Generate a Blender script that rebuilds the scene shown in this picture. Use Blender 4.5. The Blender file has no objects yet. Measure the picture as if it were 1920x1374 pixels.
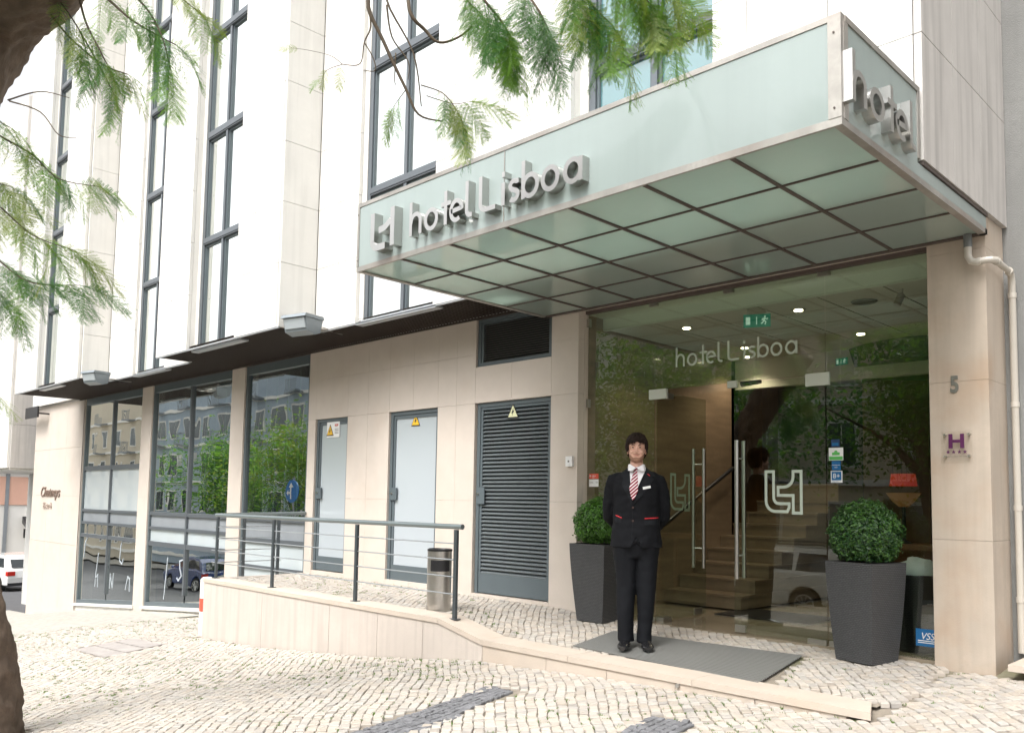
import bpy, bmesh, math, random
from mathutils import Vector, Matrix, noise
from mathutils.bvhtree import BVHTree
random.seed(7)
S = bpy.context.scene
COL = S.collection
PI = math.pi
R = math.radians

# ------------------------------------------------------------ camera, light, exposure
YAW, PITCH, ROLL = R(-44.791), R(4.3216), R(0.9641)
FPX, CX, CY, CAMZ = 1592.97, 960.0, 820.459, 1.18
fw = Vector((math.sin(YAW)*math.cos(PITCH), math.cos(YAW)*math.cos(PITCH), math.sin(PITCH)))
rt0 = Vector((math.cos(YAW), -math.sin(YAW), 0)); up0 = rt0.cross(fw)
rt = rt0*math.cos(ROLL) + up0*math.sin(ROLL); upv = -rt0*math.sin(ROLL) + up0*math.cos(ROLL)
cd = bpy.data.cameras.new('camera'); cam = bpy.data.objects.new('camera', cd); COL.objects.link(cam)
M = Matrix((rt, upv, -fw)).transposed().to_4x4(); M.translation = Vector((0, 0, CAMZ)); cam.matrix_world = M
cd.sensor_width = 36; cd.lens = FPX/1920*36; cd.shift_y = (CY-687)/1920; cd.clip_end = 600; cd.clip_start = .05
S.camera = cam
CAM = Vector((0, 0, CAMZ))
def at(px, py, t):                     # a point t metres down the optical axis through a photograph pixel
    return CAM + (fw + rt*((px-CX)/FPX) - upv*((py-CY)/FPX))*t
def proj(P):
    v = Vector(P)-CAM; z = v.dot(fw)
    return (CX+FPX*v.dot(rt)/z, CY-FPX*v.dot(upv)/z, z) if z > .05 else (0, 0, -1)

W = bpy.data.worlds.new('World'); S.world = W; W.use_nodes = True
nt = W.node_tree; bg = nt.nodes['Background']
sky = nt.nodes.new('ShaderNodeTexSky'); sky.sky_type = 'NISHITA'; sky.sun_disc = False
SUN_EL, SUN_AZ = R(56), R(173)         # azimuth clockwise from +Y
sky.sun_elevation = SUN_EL; sky.sun_rotation = SUN_AZ
sky.dust_density = 6; sky.air_density = 1.0; sky.ozone_density = .6
hs = nt.nodes.new('ShaderNodeHueSaturation'); hs.inputs['Saturation'].default_value = .12
nt.links.new(sky.outputs[0], hs.inputs['Color']); nt.links.new(hs.outputs[0], bg.inputs[0])
bg.inputs[1].default_value = .15
sl = bpy.data.lights.new('sun', 'SUN'); sl.energy = .72; sl.angle = R(16); sl.color = (1, .965, .91)
so = bpy.data.objects.new('sun', sl); COL.objects.link(so)
sd = Vector((math.sin(SUN_AZ)*math.cos(SUN_EL), math.cos(SUN_AZ)*math.cos(SUN_EL), math.sin(SUN_EL)))
so.rotation_euler = sd.to_track_quat('Z', 'Y').to_euler(); so.location = (0, -6, 20)
S.view_settings.view_transform = 'Standard'; S.view_settings.look = 'None'; S.view_settings.gamma = 1
S.view_settings.exposure = 1.36
S.view_settings.use_curve_mapping = False
S.render.engine = 'CYCLES'
S.cycles.max_bounces = 10; S.cycles.transparent_max_bounces = 16; S.cycles.glossy_bounces = 5

# ------------------------------------------------------------ materials
MATS = {}
def mat(name, color=(.5,.5,.5), rough=.6, metal=0, var=0, vscale=8, bump=0, bscale=40, streak=0, coat=0,
        emit=None, estr=0, trans=0, attr=False, stretch=None, spec=.5, aniso=None, stain=None):
    if name in MATS: return MATS[name]
    m = bpy.data.materials.new(name); m.use_nodes = True; MATS[name] = m
    n, l = m.node_tree.nodes, m.node_tree.links; b = n['Principled BSDF']
    b.inputs['Roughness'].default_value = rough; b.inputs['Metallic'].default_value = metal
    b.inputs['Specular IOR Level'].default_value = spec
    if coat: b.inputs['Coat Weight'].default_value = coat; b.inputs['Coat Roughness'].default_value = .03
    g = n.new('ShaderNodeNewGeometry'); tc = g.outputs['Position']
    c = n.new('ShaderNodeRGB'); c.outputs[0].default_value = (*color, 1); out = c.outputs[0]
    def mix(fac, a, col, typ='MIX'):
        x = n.new('ShaderNodeMix'); x.data_type = 'RGBA'; x.blend_type = typ
        if hasattr(fac, 'links') or hasattr(fac, 'is_output'): l.new(fac, x.inputs['Factor'])
        else: x.inputs['Factor'].default_value = fac
        l.new(a, x.inputs['A'])
        if isinstance(col, tuple): x.inputs['B'].default_value = (*col, 1)
        else: l.new(col, x.inputs['B'])
        return x.outputs['Result']
    def ns(scale, detail=5, vec=None, st=None):
        t = n.new('ShaderNodeTexNoise'); t.inputs['Scale'].default_value = scale; t.inputs['Detail'].default_value = detail
        v = vec or tc
        if st:
            mp = n.new('ShaderNodeMapping'); mp.inputs['Scale'].default_value = st; l.new(v, mp.inputs[0]); v = mp.outputs[0]
        l.new(v, t.inputs['Vector']); return t.outputs['Fac']
    def ramp(f, p0, p1):
        r = n.new('ShaderNodeMapRange'); r.inputs[1].default_value = p0; r.inputs[2].default_value = p1; l.new(f, r.inputs[0]); return r.outputs[0]
    if var:
        out = mix(ramp(ns(vscale, st=stretch), .3, .7), out, tuple(v*(1-var) for v in color))
        out = mix(ramp(ns(vscale*7, 3), .45, .8), out, tuple(min(1, v*(1-var*.7)) for v in color))
    if streak:
        f = ramp(ns(5, 4, st=(2.2, 2.2, .12)), .48, .75)
        k = n.new('ShaderNodeMath'); k.operation = 'MULTIPLY'; k.inputs[1].default_value = streak; l.new(f, k.inputs[0])
        out = mix(k.outputs[0], out, tuple(v*.62 for v in color))
    if stain:
        f = ramp(ns(1.6, 6), .52, .72); k = n.new('ShaderNodeMath'); k.operation = 'MULTIPLY'; k.inputs[1].default_value = stain[0]
        l.new(f, k.inputs[0]); out = mix(k.outputs[0], out, stain[1])
    if attr:
        a = n.new('ShaderNodeAttribute'); a.attribute_name = 'shade'
        out = mix(1.0, out, a.outputs['Color'], 'MULTIPLY')
    l.new(out, b.inputs['Base Color'])
    if bump:
        bp = n.new('ShaderNodeBump'); bp.inputs['Strength'].default_value = bump; bp.inputs['Distance'].default_value = .01
        l.new(ns(bscale, 6, st=aniso), bp.inputs['Height']); l.new(bp.outputs[0], b.inputs['Normal'])
    if emit:
        b.inputs['Emission Color'].default_value = (*emit, 1); b.inputs['Emission Strength'].default_value = estr
    if trans:
        t = n.new('ShaderNodeBsdfTranslucent'); l.new(out, t.inputs[0]); mx = n.new('ShaderNodeMixShader'); mx.inputs[0].default_value = trans
        l.new(b.outputs[0], mx.inputs[1]); l.new(t.outputs[0], mx.inputs[2]); l.new(mx.outputs[0], n['Material Output'].inputs[0])
    return m
def glass_mat(name, tint, ior=1.5, base=None, basefac=0, boost=1.0, warp=0):
    m = bpy.data.materials.new(name); m.use_nodes = True; MATS[name] = m
    n, l = m.node_tree.nodes, m.node_tree.links; n.remove(n['Principled BSDF'])
    tr = n.new('ShaderNodeBsdfTransparent'); tr.inputs[0].default_value = (*tint, 1)
    gl = n.new('ShaderNodeBsdfGlossy'); gl.inputs['Roughness'].default_value = .0; gl.inputs[0].default_value = (.96, 1, .97, 1)
    if warp:
        nz = n.new('ShaderNodeTexNoise'); nz.inputs['Scale'].default_value = 1.3; nz.inputs['Detail'].default_value = 1; gp = n.new('ShaderNodeNewGeometry'); l.new(gp.outputs['Position'], nz.inputs['Vector'])
        bb = n.new('ShaderNodeBump'); bb.inputs['Strength'].default_value = 1; bb.inputs['Distance'].default_value = warp; l.new(nz.outputs['Fac'], bb.inputs['Height']); l.new(bb.outputs[0], gl.inputs['Normal'])
    lw = n.new('ShaderNodeFresnel'); lw.inputs[0].default_value = ior
    gg = n.new('ShaderNodeNewGeometry'); iv = n.new('ShaderNodeMath'); iv.operation = 'SUBTRACT'; iv.inputs[0].default_value = 1; l.new(gg.outputs['Backfacing'], iv.inputs[1])
    k0 = n.new('ShaderNodeMath'); k0.operation = 'MULTIPLY'; k0.inputs[1].default_value = boost; k0.use_clamp = True; l.new(lw.outputs[0], k0.inputs[0])
    k = n.new('ShaderNodeMath'); k.operation = 'MULTIPLY'; l.new(k0.outputs[0], k.inputs[0]); l.new(iv.outputs[0], k.inputs[1])
    src = tr.outputs[0]
    if base:
        d = n.new('ShaderNodeBsdfDiffuse'); d.inputs[0].default_value = (*base, 1); mm = n.new('ShaderNodeMixShader'); mm.inputs[0].default_value = basefac
        l.new(src, mm.inputs[1]); l.new(d.outputs[0], mm.inputs[2]); src = mm.outputs[0]
    mx = n.new('ShaderNodeMixShader'); l.new(k.outputs[0], mx.inputs[0]); l.new(src, mx.inputs[1]); l.new(gl.outputs[0], mx.inputs[2])
    l.new(mx.outputs[0], n['Material Output'].inputs[0]); return m

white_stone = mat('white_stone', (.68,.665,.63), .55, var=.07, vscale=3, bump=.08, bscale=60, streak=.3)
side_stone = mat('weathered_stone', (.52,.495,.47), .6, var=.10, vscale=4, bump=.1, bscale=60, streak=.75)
beige_stone = mat('beige_stone', (.57,.505,.445), .6, var=.07, vscale=5, bump=.12, bscale=90, stain=(.45,(.50,.42,.35)))
pillar_stone = mat('pillar_stone', (.50,.425,.35), .6, var=.14, vscale=3.5, bump=.12, bscale=80, streak=.45, stain=(.65,(.40,.28,.19)))
kerb_stone = mat('kerb_stone', (.53,.455,.385), .65, var=.1, vscale=6, bump=.2, bscale=70, stain=(.4,(.48,.38,.29)))
wall_stone = mat('ramp_wall_stone', (.54,.48,.43), .65, var=.1, vscale=3, bump=.15, bscale=70, streak=.5)
plaster = mat('grey_plaster', (.235,.235,.225), .85, var=.22, vscale=2.2, bump=.5, bscale=120, streak=.25)
core_mat = mat('joint_mortar', (.44,.40,.35), .9)
joint_sand = mat('joint_sand', (.29,.25,.20), .95, var=.35, vscale=9, bump=.4, bscale=120, stain=(.8,(.12,.13,.05)))
cobble_mat = mat('limestone_cobble', (.445,.405,.36), .62, var=.14, vscale=25, bump=.35, bscale=90, attr=True)
cobble_far = mat('limestone_ground', (.45,.42,.375), .75, var=.4, vscale=11, bump=.8, bscale=30, stain=(.2,(.30,.31,.2)))
asphalt = mat('asphalt', (.085,.085,.09), .8, var=.25, vscale=3, bump=.4, bscale=200)
frame_grey = mat('slate_blue_paint', (.095,.118,.130), .42, var=.08, vscale=6)
frame_light = mat('window_aluminium', (.13,.145,.16), .35, metal=.35, var=.08, vscale=5)
frame_pale = mat('pale_aluminium_sill', (.40,.42,.44), .4, metal=.3, var=.15, vscale=9)
slat_grey = mat('louver_slate_paint', (.12,.137,.145), .38)
slat_dark = mat('vent_dark_paint', (.055,.055,.05), .5)
door_panel = mat('frosted_door_panel', (.42,.46,.49), .16, coat=.8, spec=.6)
steel = mat('brushed_steel', (.62,.60,.57), .3, metal=1, var=.12, vscale=3, bump=.05, bscale=250, aniso=(1,1,.02))
steel_letter = mat('sign_steel', (.55,.54,.52), .3, metal=1, var=.1, vscale=8)
steel_weather = mat('weathered_steel_frame', (.42,.40,.37), .5, metal=.55, var=.3, vscale=6, stain=(.5,(.32,.25,.21)))
steel_under = mat('brown_steel_bar', (.12,.095,.085), .55, metal=.3, var=.25, vscale=12)
trim_white = mat('pale_metal_trim', (.62,.61,.58), .4, metal=.3, var=.1, vscale=5)
frost = mat('frosted_green_glass', (.40,.47,.455), .22, coat=.55, var=.05, vscale=2, stretch=(3,3,.3), streak=.08, trans=.25)
frost_under = mat('frosted_soffit_glass', (.62,.71,.66), .12, coat=1, var=.04, vscale=3, trans=.5, spec=1)
frost_under.node_tree.nodes['Principled BSDF'].inputs['Coat IOR'].default_value = 2.0
frost_top = mat('canopy_top_glass', (.8,.86,.84), .4, trans=.75)
rail_mat = mat('railing_dark_grey', (.085,.10,.11), .33, metal=.5)
rail_top = mat('railing_handrail', (.20,.235,.24), .28, metal=.5)
rod_mat = mat('railing_rod', (.36,.39,.41), .35, metal=.7)
black_plastic = mat('black_plastic', (.018,.018,.02), .35)
black_gloss = mat('bin_black', (.012,.012,.013), .18)
lamp_grey = mat('floodlight_grey', (.22,.25,.27), .45, metal=.4, var=.08, vscale=20)
lamp_glass = mat('floodlight_glass', (.38,.42,.44), .12, coat=1)
pipe_mat = mat('cream_pipe', (.50,.465,.41), .4, var=.08, vscale=9)
pipe_grey = mat('grey_pipe_collar', (.16,.17,.17), .5)
number_grey = mat('number_grey', (.14,.14,.12), .5)
purple = mat('plaque_purple', (.085,.012,.07), .4)
ink = mat('ink_black', (.03,.03,.03), .6)
brown_ink = mat('bronze_letters', (.20,.14,.11), .5)
yellow = mat('warning_yellow', (.75,.45,.03), .45)
pale_yellow = mat('warning_pale', (.66,.66,.42), .45)
sticker_white = mat('sticker_white', (.75,.75,.74), .4)
sticker_red = mat('sticker_red', (.62,.10,.06), .4)
sticker_green = mat('sticker_green', (.10,.45,.10), .4)
sticker_blue = mat('sticker_blue', (.01,.12,.30), .4)
sticker_navy = mat('sticker_navy', (.02,.045,.12), .3)
etch = mat('etched_glass', (.50,.56,.48), .7, spec=.1)
etch_white = mat('window_white_lettering', (.42,.46,.50), .6)
clip_steel = mat('clip_steel', (.45,.44,.40), .35, metal=.9)
clip_pale = mat('patch_fitting', (.60,.62,.56), .45, metal=.2)
marble = mat('travertine', (.27,.20,.135), .28, var=.38, vscale=2.4, stretch=(.7,.7,5), bump=.03, coat=.2)
floor_marble = mat('cream_marble', (.33,.275,.20), .2, var=.22, vscale=2, stretch=(.6,3,1), coat=.3)
lob_ceil = mat('lobby_ceiling', (.56,.53,.46), .7)
lob_white = mat('lobby_white', (.62,.64,.56), .6)
lob_dark = mat('lobby_dark', (.045,.032,.024), .5, var=.3, vscale=2)
lob_wood = mat('lobby_wood', (.16,.075,.028), .4, var=.3, vscale=3, stretch=(4,4,.5))
glow_warm = mat('downlight_glow', (1,.9,.7), .5, emit=(1,.86,.6), estr=9)
glow_red = mat('lamp_shade_red', (.2,.01,.01), .6, emit=(1,.06,.02), estr=.07)
glow_orange = mat('lamp_bowl_orange', (.16,.07,.02), .6, emit=(1,.42,.08), estr=.02)
exit_green = mat('exit_green', (.02,.20,.13), .4, emit=(.03,.5,.3), estr=.04)
exit_white = mat('exit_white', (.7,.85,.78), .4, emit=(.7,1,.85), estr=.12)
bark = mat('jacaranda_bark', (.13,.092,.066), .9, var=.45, vscale=9, bump=1.0, bscale=26, aniso=(1,1,.35), stain=(.5,(.045,.042,.03)))
twig_mat = mat('twig_bark', (.075,.055,.035), .85)
leafA = mat('jacaranda_leaf', (.19,.38,.045), .5, var=.35, vscale=3, trans=.6)
leafB = mat('jacaranda_leaf_dark', (.085,.24,.05), .5, var=.3, vscale=3, trans=.55)
leafC = mat('jacaranda_leaf_yellow', (.27,.36,.05), .5, var=.3, vscale=3, trans=.5)
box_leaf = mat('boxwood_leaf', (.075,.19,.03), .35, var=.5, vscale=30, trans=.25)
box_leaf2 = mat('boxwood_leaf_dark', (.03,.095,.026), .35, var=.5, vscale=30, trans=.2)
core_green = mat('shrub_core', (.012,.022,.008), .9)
soil = mat('soil', (.04,.03,.022), .95)
grass_mat = mat('joint_grass', (.13,.24,.035), .7, var=.4, vscale=12, trans=.3)
soffit_dark = mat('soffit_brown_paint', (.045,.034,.028), .5)
rubber = mat('mat_rubber', (.01,.01,.01), .6, var=.2, vscale=20)
mat_alu = mat('mat_strip', (.20,.20,.19), .5, metal=.2)
suit = mat('suit_cloth', (.0065,.007,.009), .8, var=.15, vscale=60, bump=.15, bscale=300, spec=.16)
suit2 = mat('suit_lapel_cloth', (.008,.009,.0115), .75, spec=.2)
trouser = mat('trouser_cloth', (.007,.0078,.010), .8, bump=.15, bscale=300, spec=.16)
skin = mat('skin', (.62,.36,.27), .5, var=.1, vscale=14)
beard = mat('beard_stubble', (.33,.175,.115), .8, var=.35, vscale=70)
hair_m = mat('dark_brown_hair', (.020,.010,.007), .7, spec=.25, var=.3, vscale=80, bump=.8, bscale=140, aniso=(1,1,.15))
lip = mat('lips', (.40,.16,.125), .55)
eye_m = mat('eye_dark', (.02,.012,.008), .2)
eye_w = mat('eye_white', (.6,.55,.5), .3)
shirt_m = mat('white_shirt', (.74,.72,.74), .7)
red_trim = mat('red_piping', (.55,.02,.03), .6)
shoe_m = mat('black_leather', (.01,.01,.011), .22, coat=.4)
bag_m = mat('white_plastic_bag', (.62,.66,.68), .45, trans=.3, bump=.4, bscale=20)
car_white = mat('car_white_paint', (.75,.75,.73), .25, coat=1)
car_silver = mat('car_silver_paint', (.80,.80,.76), .25, coat=1)
car_blue = mat('car_blue_paint', (.03,.06,.2), .25, coat=1)
car_glass = mat('car_window_glass', (.02,.025,.028), .05, coat=1)
tyre_m = mat('tyre_rubber', (.02,.02,.02), .8)
rim_m = mat('wheel_rim', (.55,.55,.53), .35, metal=.6)
tail_m = mat('tail_light_red', (.5,.02,.01), .25)
plate_m = mat('number_plate', (.7,.7,.66), .5)
paint_white = mat('white_render', (.78,.76,.72), .8, var=.05, vscale=2)
paint_salmon = mat('salmon_render', (.70,.42,.32), .8, var=.06, vscale=2)
paint_blue = mat('greyblue_tiles', (.36,.43,.50), .6, var=.1, vscale=3)
paint_cream = mat('cream_render', (.60,.53,.42), .8, var=.06, vscale=2)
roof_red = mat('terracotta_roof', (.42,.14,.07), .8, var=.2, vscale=3)
far_glass = mat('far_window_glass', (.08,.10,.11), .08, coat=1)
sign_blue = mat('traffic_sign_blue', (.01,.14,.42), .4)
blind_m = mat('window_blind', (.30,.38,.33), .7)
room_dark = mat('room_dark', (.20,.215,.215), .8)
band_grey = mat('grey_spandrel', (.25,.27,.29), .4, var=.15, vscale=3)
clear_glass = glass_mat('entrance_glass', (.90,.95,.90), 1.52, boost=2.9, warp=.0012)
win_glass = glass_mat('ground_window_glass', (.70,.76,.75), 1.6, boost=4.8, warp=.003)
upper_glass = glass_mat('upper_window_glass', (.35,.38,.38), 1.6, boost=9, base=(.55,.52,.48), basefac=.22)
teal_glass = glass_mat('upper_teal_glass', (.20,.30,.32), 1.6, boost=3.0, base=(.10,.24,.27), basefac=.75)
frosted_pane = glass_mat('frosted_pane', (.5,.55,.55), 1.5, base=(.62,.68,.70), basefac=.75, boost=2.0)
plaque_glass = glass_mat('plaque_acrylic', (.98,.975,.97), 1.45, boost=.8)

# wicker and tie, on uv / object coordinates
def wicker():
    m = bpy.data.materials.new('wicker_weave'); m.use_nodes = True; n, l = m.node_tree.nodes, m.node_tree.links; b = n['Principled BSDF']
    uv = n.new('ShaderNodeUVMap'); br = n.new('ShaderNodeTexBrick'); l.new(uv.outputs[0], br.inputs['Vector'])
    br.inputs['Scale'].default_value = 1; br.inputs['Mortar Size'].default_value = .0035; br.inputs['Mortar Smooth'].default_value = .8
    br.inputs['Brick Width'].default_value = .028; br.inputs['Row Height'].default_value = .014
    br.inputs['Color1'].default_value = (.088,.09,.093,1); br.inputs['Color2'].default_value = (.07,.072,.075,1); br.inputs['Mortar'].default_value = (.028,.028,.03,1)
    l.new(br.outputs['Color'], b.inputs['Base Color']); b.inputs['Roughness'].default_value = .5
    bp = n.new('ShaderNodeBump'); bp.invert = True; bp.inputs['Distance'].default_value = .006; l.new(br.outputs['Fac'], bp.inputs['Height']); l.new(bp.outputs[0], b.inputs['Normal'])
    return m
wicker_m = wicker()
def tie_mat():
    m = bpy.data.materials.new('striped_silk'); m.use_nodes = True; n, l = m.node_tree.nodes, m.node_tree.links; b = n['Principled BSDF']
    tc = n.new('ShaderNodeTexCoord'); mp = n.new('ShaderNodeMapping'); mp.inputs['Rotation'].default_value = (0, R(42), 0)
    l.new(tc.outputs['Object'], mp.inputs[0]); w = n.new('ShaderNodeTexWave'); w.bands_direction = 'Z'; w.inputs['Scale'].default_value = 14
    l.new(mp.outputs[0], w.inputs[0]); r = n.new('ShaderNodeValToRGB'); r.color_ramp.interpolation = 'CONSTANT'
    r.color_ramp.elements[0].color = (.22,.008,.03,1); r.color_ramp.elements[1].position = .74; r.color_ramp.elements[1].color = (.75,.68,.70,1)
    l.new(w.outputs['Color'], r.inputs[0]); l.new(r.outputs[0], b.inputs['Base Color']); b.inputs['Roughness'].default_value = .45
    return m
tie_m = tie_mat()

# ------------------------------------------------------------ object helpers
ORG = {}
class MB:
    def __init__(s): s.v = []; s.f = []; s.mi = []; s.cur = 0; s.uv = None; s.shade = None
    def quad(s, *p):
        i = len(s.v); s.v += [tuple(q) for q in p]; s.f.append(tuple(range(i, i+len(p)))); s.mi.append(s.cur); return s
    def box(s, x0, x1, y0, y1, z0, z1, c=0):
        if x0 > x1: x0, x1 = x1, x0
        if y0 > y1: y0, y1 = y1, y0
        if z0 > z1: z0, z1 = z1, z0
        return s.hexa([(x0,y0,z0),(x1,y0,z0),(x1,y1,z0),(x0,y1,z0),(x0,y0,z1),(x1,y0,z1),(x1,y1,z1),(x0,y1,z1)])
    def hexa(s, p):
        i = len(s.v); s.v += [tuple(q) for q in p]
        for f in ((0,3,2,1),(4,5,6,7),(0,1,5,4),(1,2,6,5),(2,3,7,6),(3,0,4,7)):
            s.f.append(tuple(i+k for k in f)); s.mi.append(s.cur)
        return s
    def prism(s, poly, axis, a, b):            # poly: 2D outline, extruded from a to b on axis
        def P(u, w, t): return (t,u,w) if axis == 'x' else (u,t,w) if axis == 'y' else (u,w,t)
        i = len(s.v); n = len(poly); s.v += [P(u,w,a) for u,w in poly] + [P(u,w,b) for u,w in poly]
        s.f += [tuple(i+k for k in range(n)), tuple(i+n+k for k in reversed(range(n)))]
        s.f += [(i+k, i+n+k, i+n+(k+1)%n, i+(k+1)%n) for k in range(n)]; s.mi += [s.cur]*(n+2); return s
    def tube(s, pts, rad, n=8, cap=True, flat=1.0):
        pts = [Vector(p) for p in pts]; rr = rad if isinstance(rad, (list, tuple)) else [rad]*len(pts)
        base = len(s.v); ref = None
        for k, p in enumerate(pts):
            d = (pts[min(k+1, len(pts)-1)] - pts[max(k-1, 0)]).normalized()
            if ref is None: ref = d.cross(Vector((0,0,1))) if abs(d.z) < .9 else d.cross(Vector((0,1,0)))
            a = (ref - d*ref.dot(d)).normalized(); b = d.cross(a); ref = a
            for j in range(n):
                t = 2*PI*j/n; s.v.append(tuple(p + a*(math.cos(t)*rr[k]) + b*(math.sin(t)*rr[k]*flat)))
        for k in range(len(pts)-1):
            for j in range(n):
                q = base+k*n; s.f.append((q+j, q+(j+1)%n, q+n+(j+1)%n, q+n+j)); s.mi.append(s.cur)
        if cap:
            s.f.append(tuple(base+j for j in reversed(range(n)))); s.f.append(tuple(base+(len(pts)-1)*n+j for j in range(n))); s.mi += [s.cur]*2
        return s
    def rings(s, rows, n=20):                  # rows: (cx, cy, z, rx, ry)
        base = len(s.v)
        for cx, cy, z, rx, ry in rows:
            for j in range(n):
                t = 2*PI*j/n; s.v.append((cx+math.cos(t)*rx, cy+math.sin(t)*ry, z))
        for k in range(len(rows)-1):
            for j in range(n):
                q = base+k*n; s.f.append((q+j, q+(j+1)%n, q+n+(j+1)%n, q+n+j)); s.mi.append(s.cur)
        s.f.append(tuple(base+j for j in reversed(range(n)))); s.f.append(tuple(base+(len(rows)-1)*n+j for j in range(n))); s.mi += [s.cur]*2
        return s
    def ball(s, c, r, n=12, m=8):
        r = r if isinstance(r, (tuple, list)) else (r, r, r)
        return s.rings([(c[0], c[1], c[2]-math.cos(PI*(k+.02)/(m+.04))*r[2], math.sin(PI*(k+.02)/(m+.04))*r[0], math.sin(PI*(k+.02)/(m+.04))*r[1]) for k in range(m+1)], n)
    def build(s, name, m, parent=None, world=True, smooth=False, **props):
        me = bpy.data.meshes.new(name); o = Vector((0,0,0))
        if parent is not None and world: o = ORG.get(parent.name_full, Vector((0,0,0)))
        vs = [(x-o.x, y-o.y, z-o.z) for x, y, z in s.v] if o.length else s.v
        me.from_pydata(vs, [], s.f)
        ms = m if isinstance(m, (list, tuple)) else [m]
        for q in ms: me.materials.append(q)
        if len(ms) > 1: me.polygons.foreach_set('material_index', s.mi)
        if s.shade:
            a = me.color_attributes.new('shade', 'FLOAT_COLOR', 'CORNER'); buf = []
            for pi, p in enumerate(me.polygons):
                c = s.shade[pi]
                for _ in p.loop_indices: buf += [c[0], c[1], c[2], 1]
            a.data.foreach_set('color', buf)
        if s.uv:
            u = me.uv_layers.new(name='UVMap')
            for k, t in enumerate(s.uv): u.data[k].uv = t
        if smooth:
            me.polygons.foreach_set('use_smooth', [True]*len(me.polygons)); 
        me.update()
        ob = bpy.data.objects.new(name, me); COL.objects.link(ob)
        if parent is not None: ob.parent = parent; ORG[ob.name_full] = o
        for k, v in props.items(): ob[k] = v
        return ob
def thing(name, label, cat, loc=(0,0,0), rz=0, group=None):
    o = bpy.data.objects.new(name, None); COL.objects.link(o); o.location = loc; o.rotation_euler = (0,0,rz)
    o.empty_display_size = .2; o['label'] = label; o['category'] = cat
    if group: o['group'] = group
    ORG[o.name_full] = Vector(loc); return o
def tag(o, label, cat, group=None):
    o['label'] = label; o['category'] = cat
    if group: o['group'] = group
    return o
def struct(o): o['kind'] = 'structure'; return o
def copy_tree(o, parent=None):
    c = o.copy(); COL.objects.link(c); c.parent = parent
    for ch in o.children: copy_tree(ch, c)
    return c
def smooth_angle(ob, deg=35):
    me = ob.data; me.polygons.foreach_set('use_smooth', [True]*len(me.polygons))
    try: me.set_sharp_from_angle(angle=R(deg))
    except Exception: pass
    return ob
def text_obj(txt, size, m, name, parent=None, loc=(0,0,0), rot=(PI/2,0,0), depth=.002, world=True, label=None, align='LEFT', shear=0, sx=1, bold=0):
    cu = bpy.data.curves.new(name, 'FONT'); cu.body = txt; cu.size = size; cu.extrude = depth; cu.align_x = align; cu.shear = shear; cu.offset = bold
    t = bpy.data.objects.new(name+'_tmp', cu); COL.objects.link(t)
    me = bpy.data.meshes.new_from_object(t.evaluated_get(bpy.context.evaluated_depsgraph_get())); bpy.data.objects.remove(t)
    me.materials.clear(); me.materials.append(m)
    from mathutils import Euler
    o = ORG.get(parent.name_full, Vector((0,0,0))) if parent is not None and world else Vector((0,0,0))
    me.transform(Matrix.Translation(Vector(loc)-o) @ Euler(rot).to_matrix().to_4x4() @ Matrix.Diagonal((sx,1,1,1)))
    me.name = name
    ob = bpy.data.objects.new(name, me); COL.objects.link(ob)
    if parent is not None: ob.parent = parent; ORG[ob.name_full] = o
    return ob

# ------------------------------------------------------------ ground shape
GX = [-80,-60,-40,-24.6,-20.67,-17.66,-15.2,-9.57,-7.38,-5.93,-4.5,-2.33,0,5,40]
GZ = [-3.9,-3.4,-2.6,-1.91,-1.42,-1.13,-.93,-.65,-.456,-.29,-.213,-.151,-.08,.02,1.2]
def interp(x, xs, ys):
    if x <= xs[0]: return ys[0]
    for i in range(len(xs)-1):
        if x <= xs[i+1]: return ys[i]+(ys[i+1]-ys[i])*(x-xs[i])/(xs[i+1]-xs[i])
    return ys[-1]
def gz(X, Y):
    b = interp(X, GX, GZ)
    if Y < 5.43: return b-.04*(5.43-max(Y, -14))
    if X > -3.2: return b+.08*(min(Y, 7.3)-5.43)*min(1, (X+3.2)/.8)
    return b
def tz(X, Y):                          # terrace / ramp top
    a = interp(X, [-11.4,-7.5,-6.1,-5.8,-5,-2.4,-1], [.065,.06,.045,.012,.008,-.012,-.02])
    f = interp(X, [-11.4,-6.4,-5.7,-2.3,-1], [.05,.03,-.09,-.10,-.10])
    t = max(0, min(1, (Y-5.75)/1.25)); return f+(a-f)*t
KF, KB = 5.43, 5.74                    # kerb front and back
def cap_z(X): return interp(X, [-11.4,-6.35,-5.75,-2.2], [.055,.045,-.085,-.095])
def on_terrace(X, Y): return -11.36 < X < -2.25 and Y > KB

# base sheets
def sheet(name, m, x0, x1, y0, y1, nx, ny, fn, off, parent=None, **k):
    b = MB()
    for j in range(ny+1):
        for i in range(nx+1):
            x = x0+(x1-x0)*i/nx; y = y0+(y1-y0)*j/ny; b.v.append((x, y, fn(x, y)+off))
    for j in range(ny):
        for i in range(nx): q = j*(nx+1)+i; b.f.append((q, q+1, q+nx+2, q+nx+1)); b.mi.append(0)
    return b.build(name, m, parent, **k)
CURB_Y = -1.7
ground = struct(sheet('ground', mat('ground_earth', (.2,.18,.15), .9), -160, 140, -120, 120, 60, 48, lambda x, y: gz(x, min(y, 5.4)), -.35))
road = struct(sheet('road', asphalt, -150, 60, -13.5, CURB_Y, 120, 10, gz, -.13))
road2 = struct(sheet('side_road', asphalt, -52, -26.2, CURB_Y, 60, 60, 40, gz, -.12))
pave = struct(sheet('pavement', joint_sand, -14.5, 8, CURB_Y, 7.3, 100, 48, lambda x, y: gz(x, y), -.017))
pave_far = struct(sheet('far_pavement', cobble_far, -26.2, -14.5, CURB_Y, 7.05, 40, 30, gz, -.004))
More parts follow.
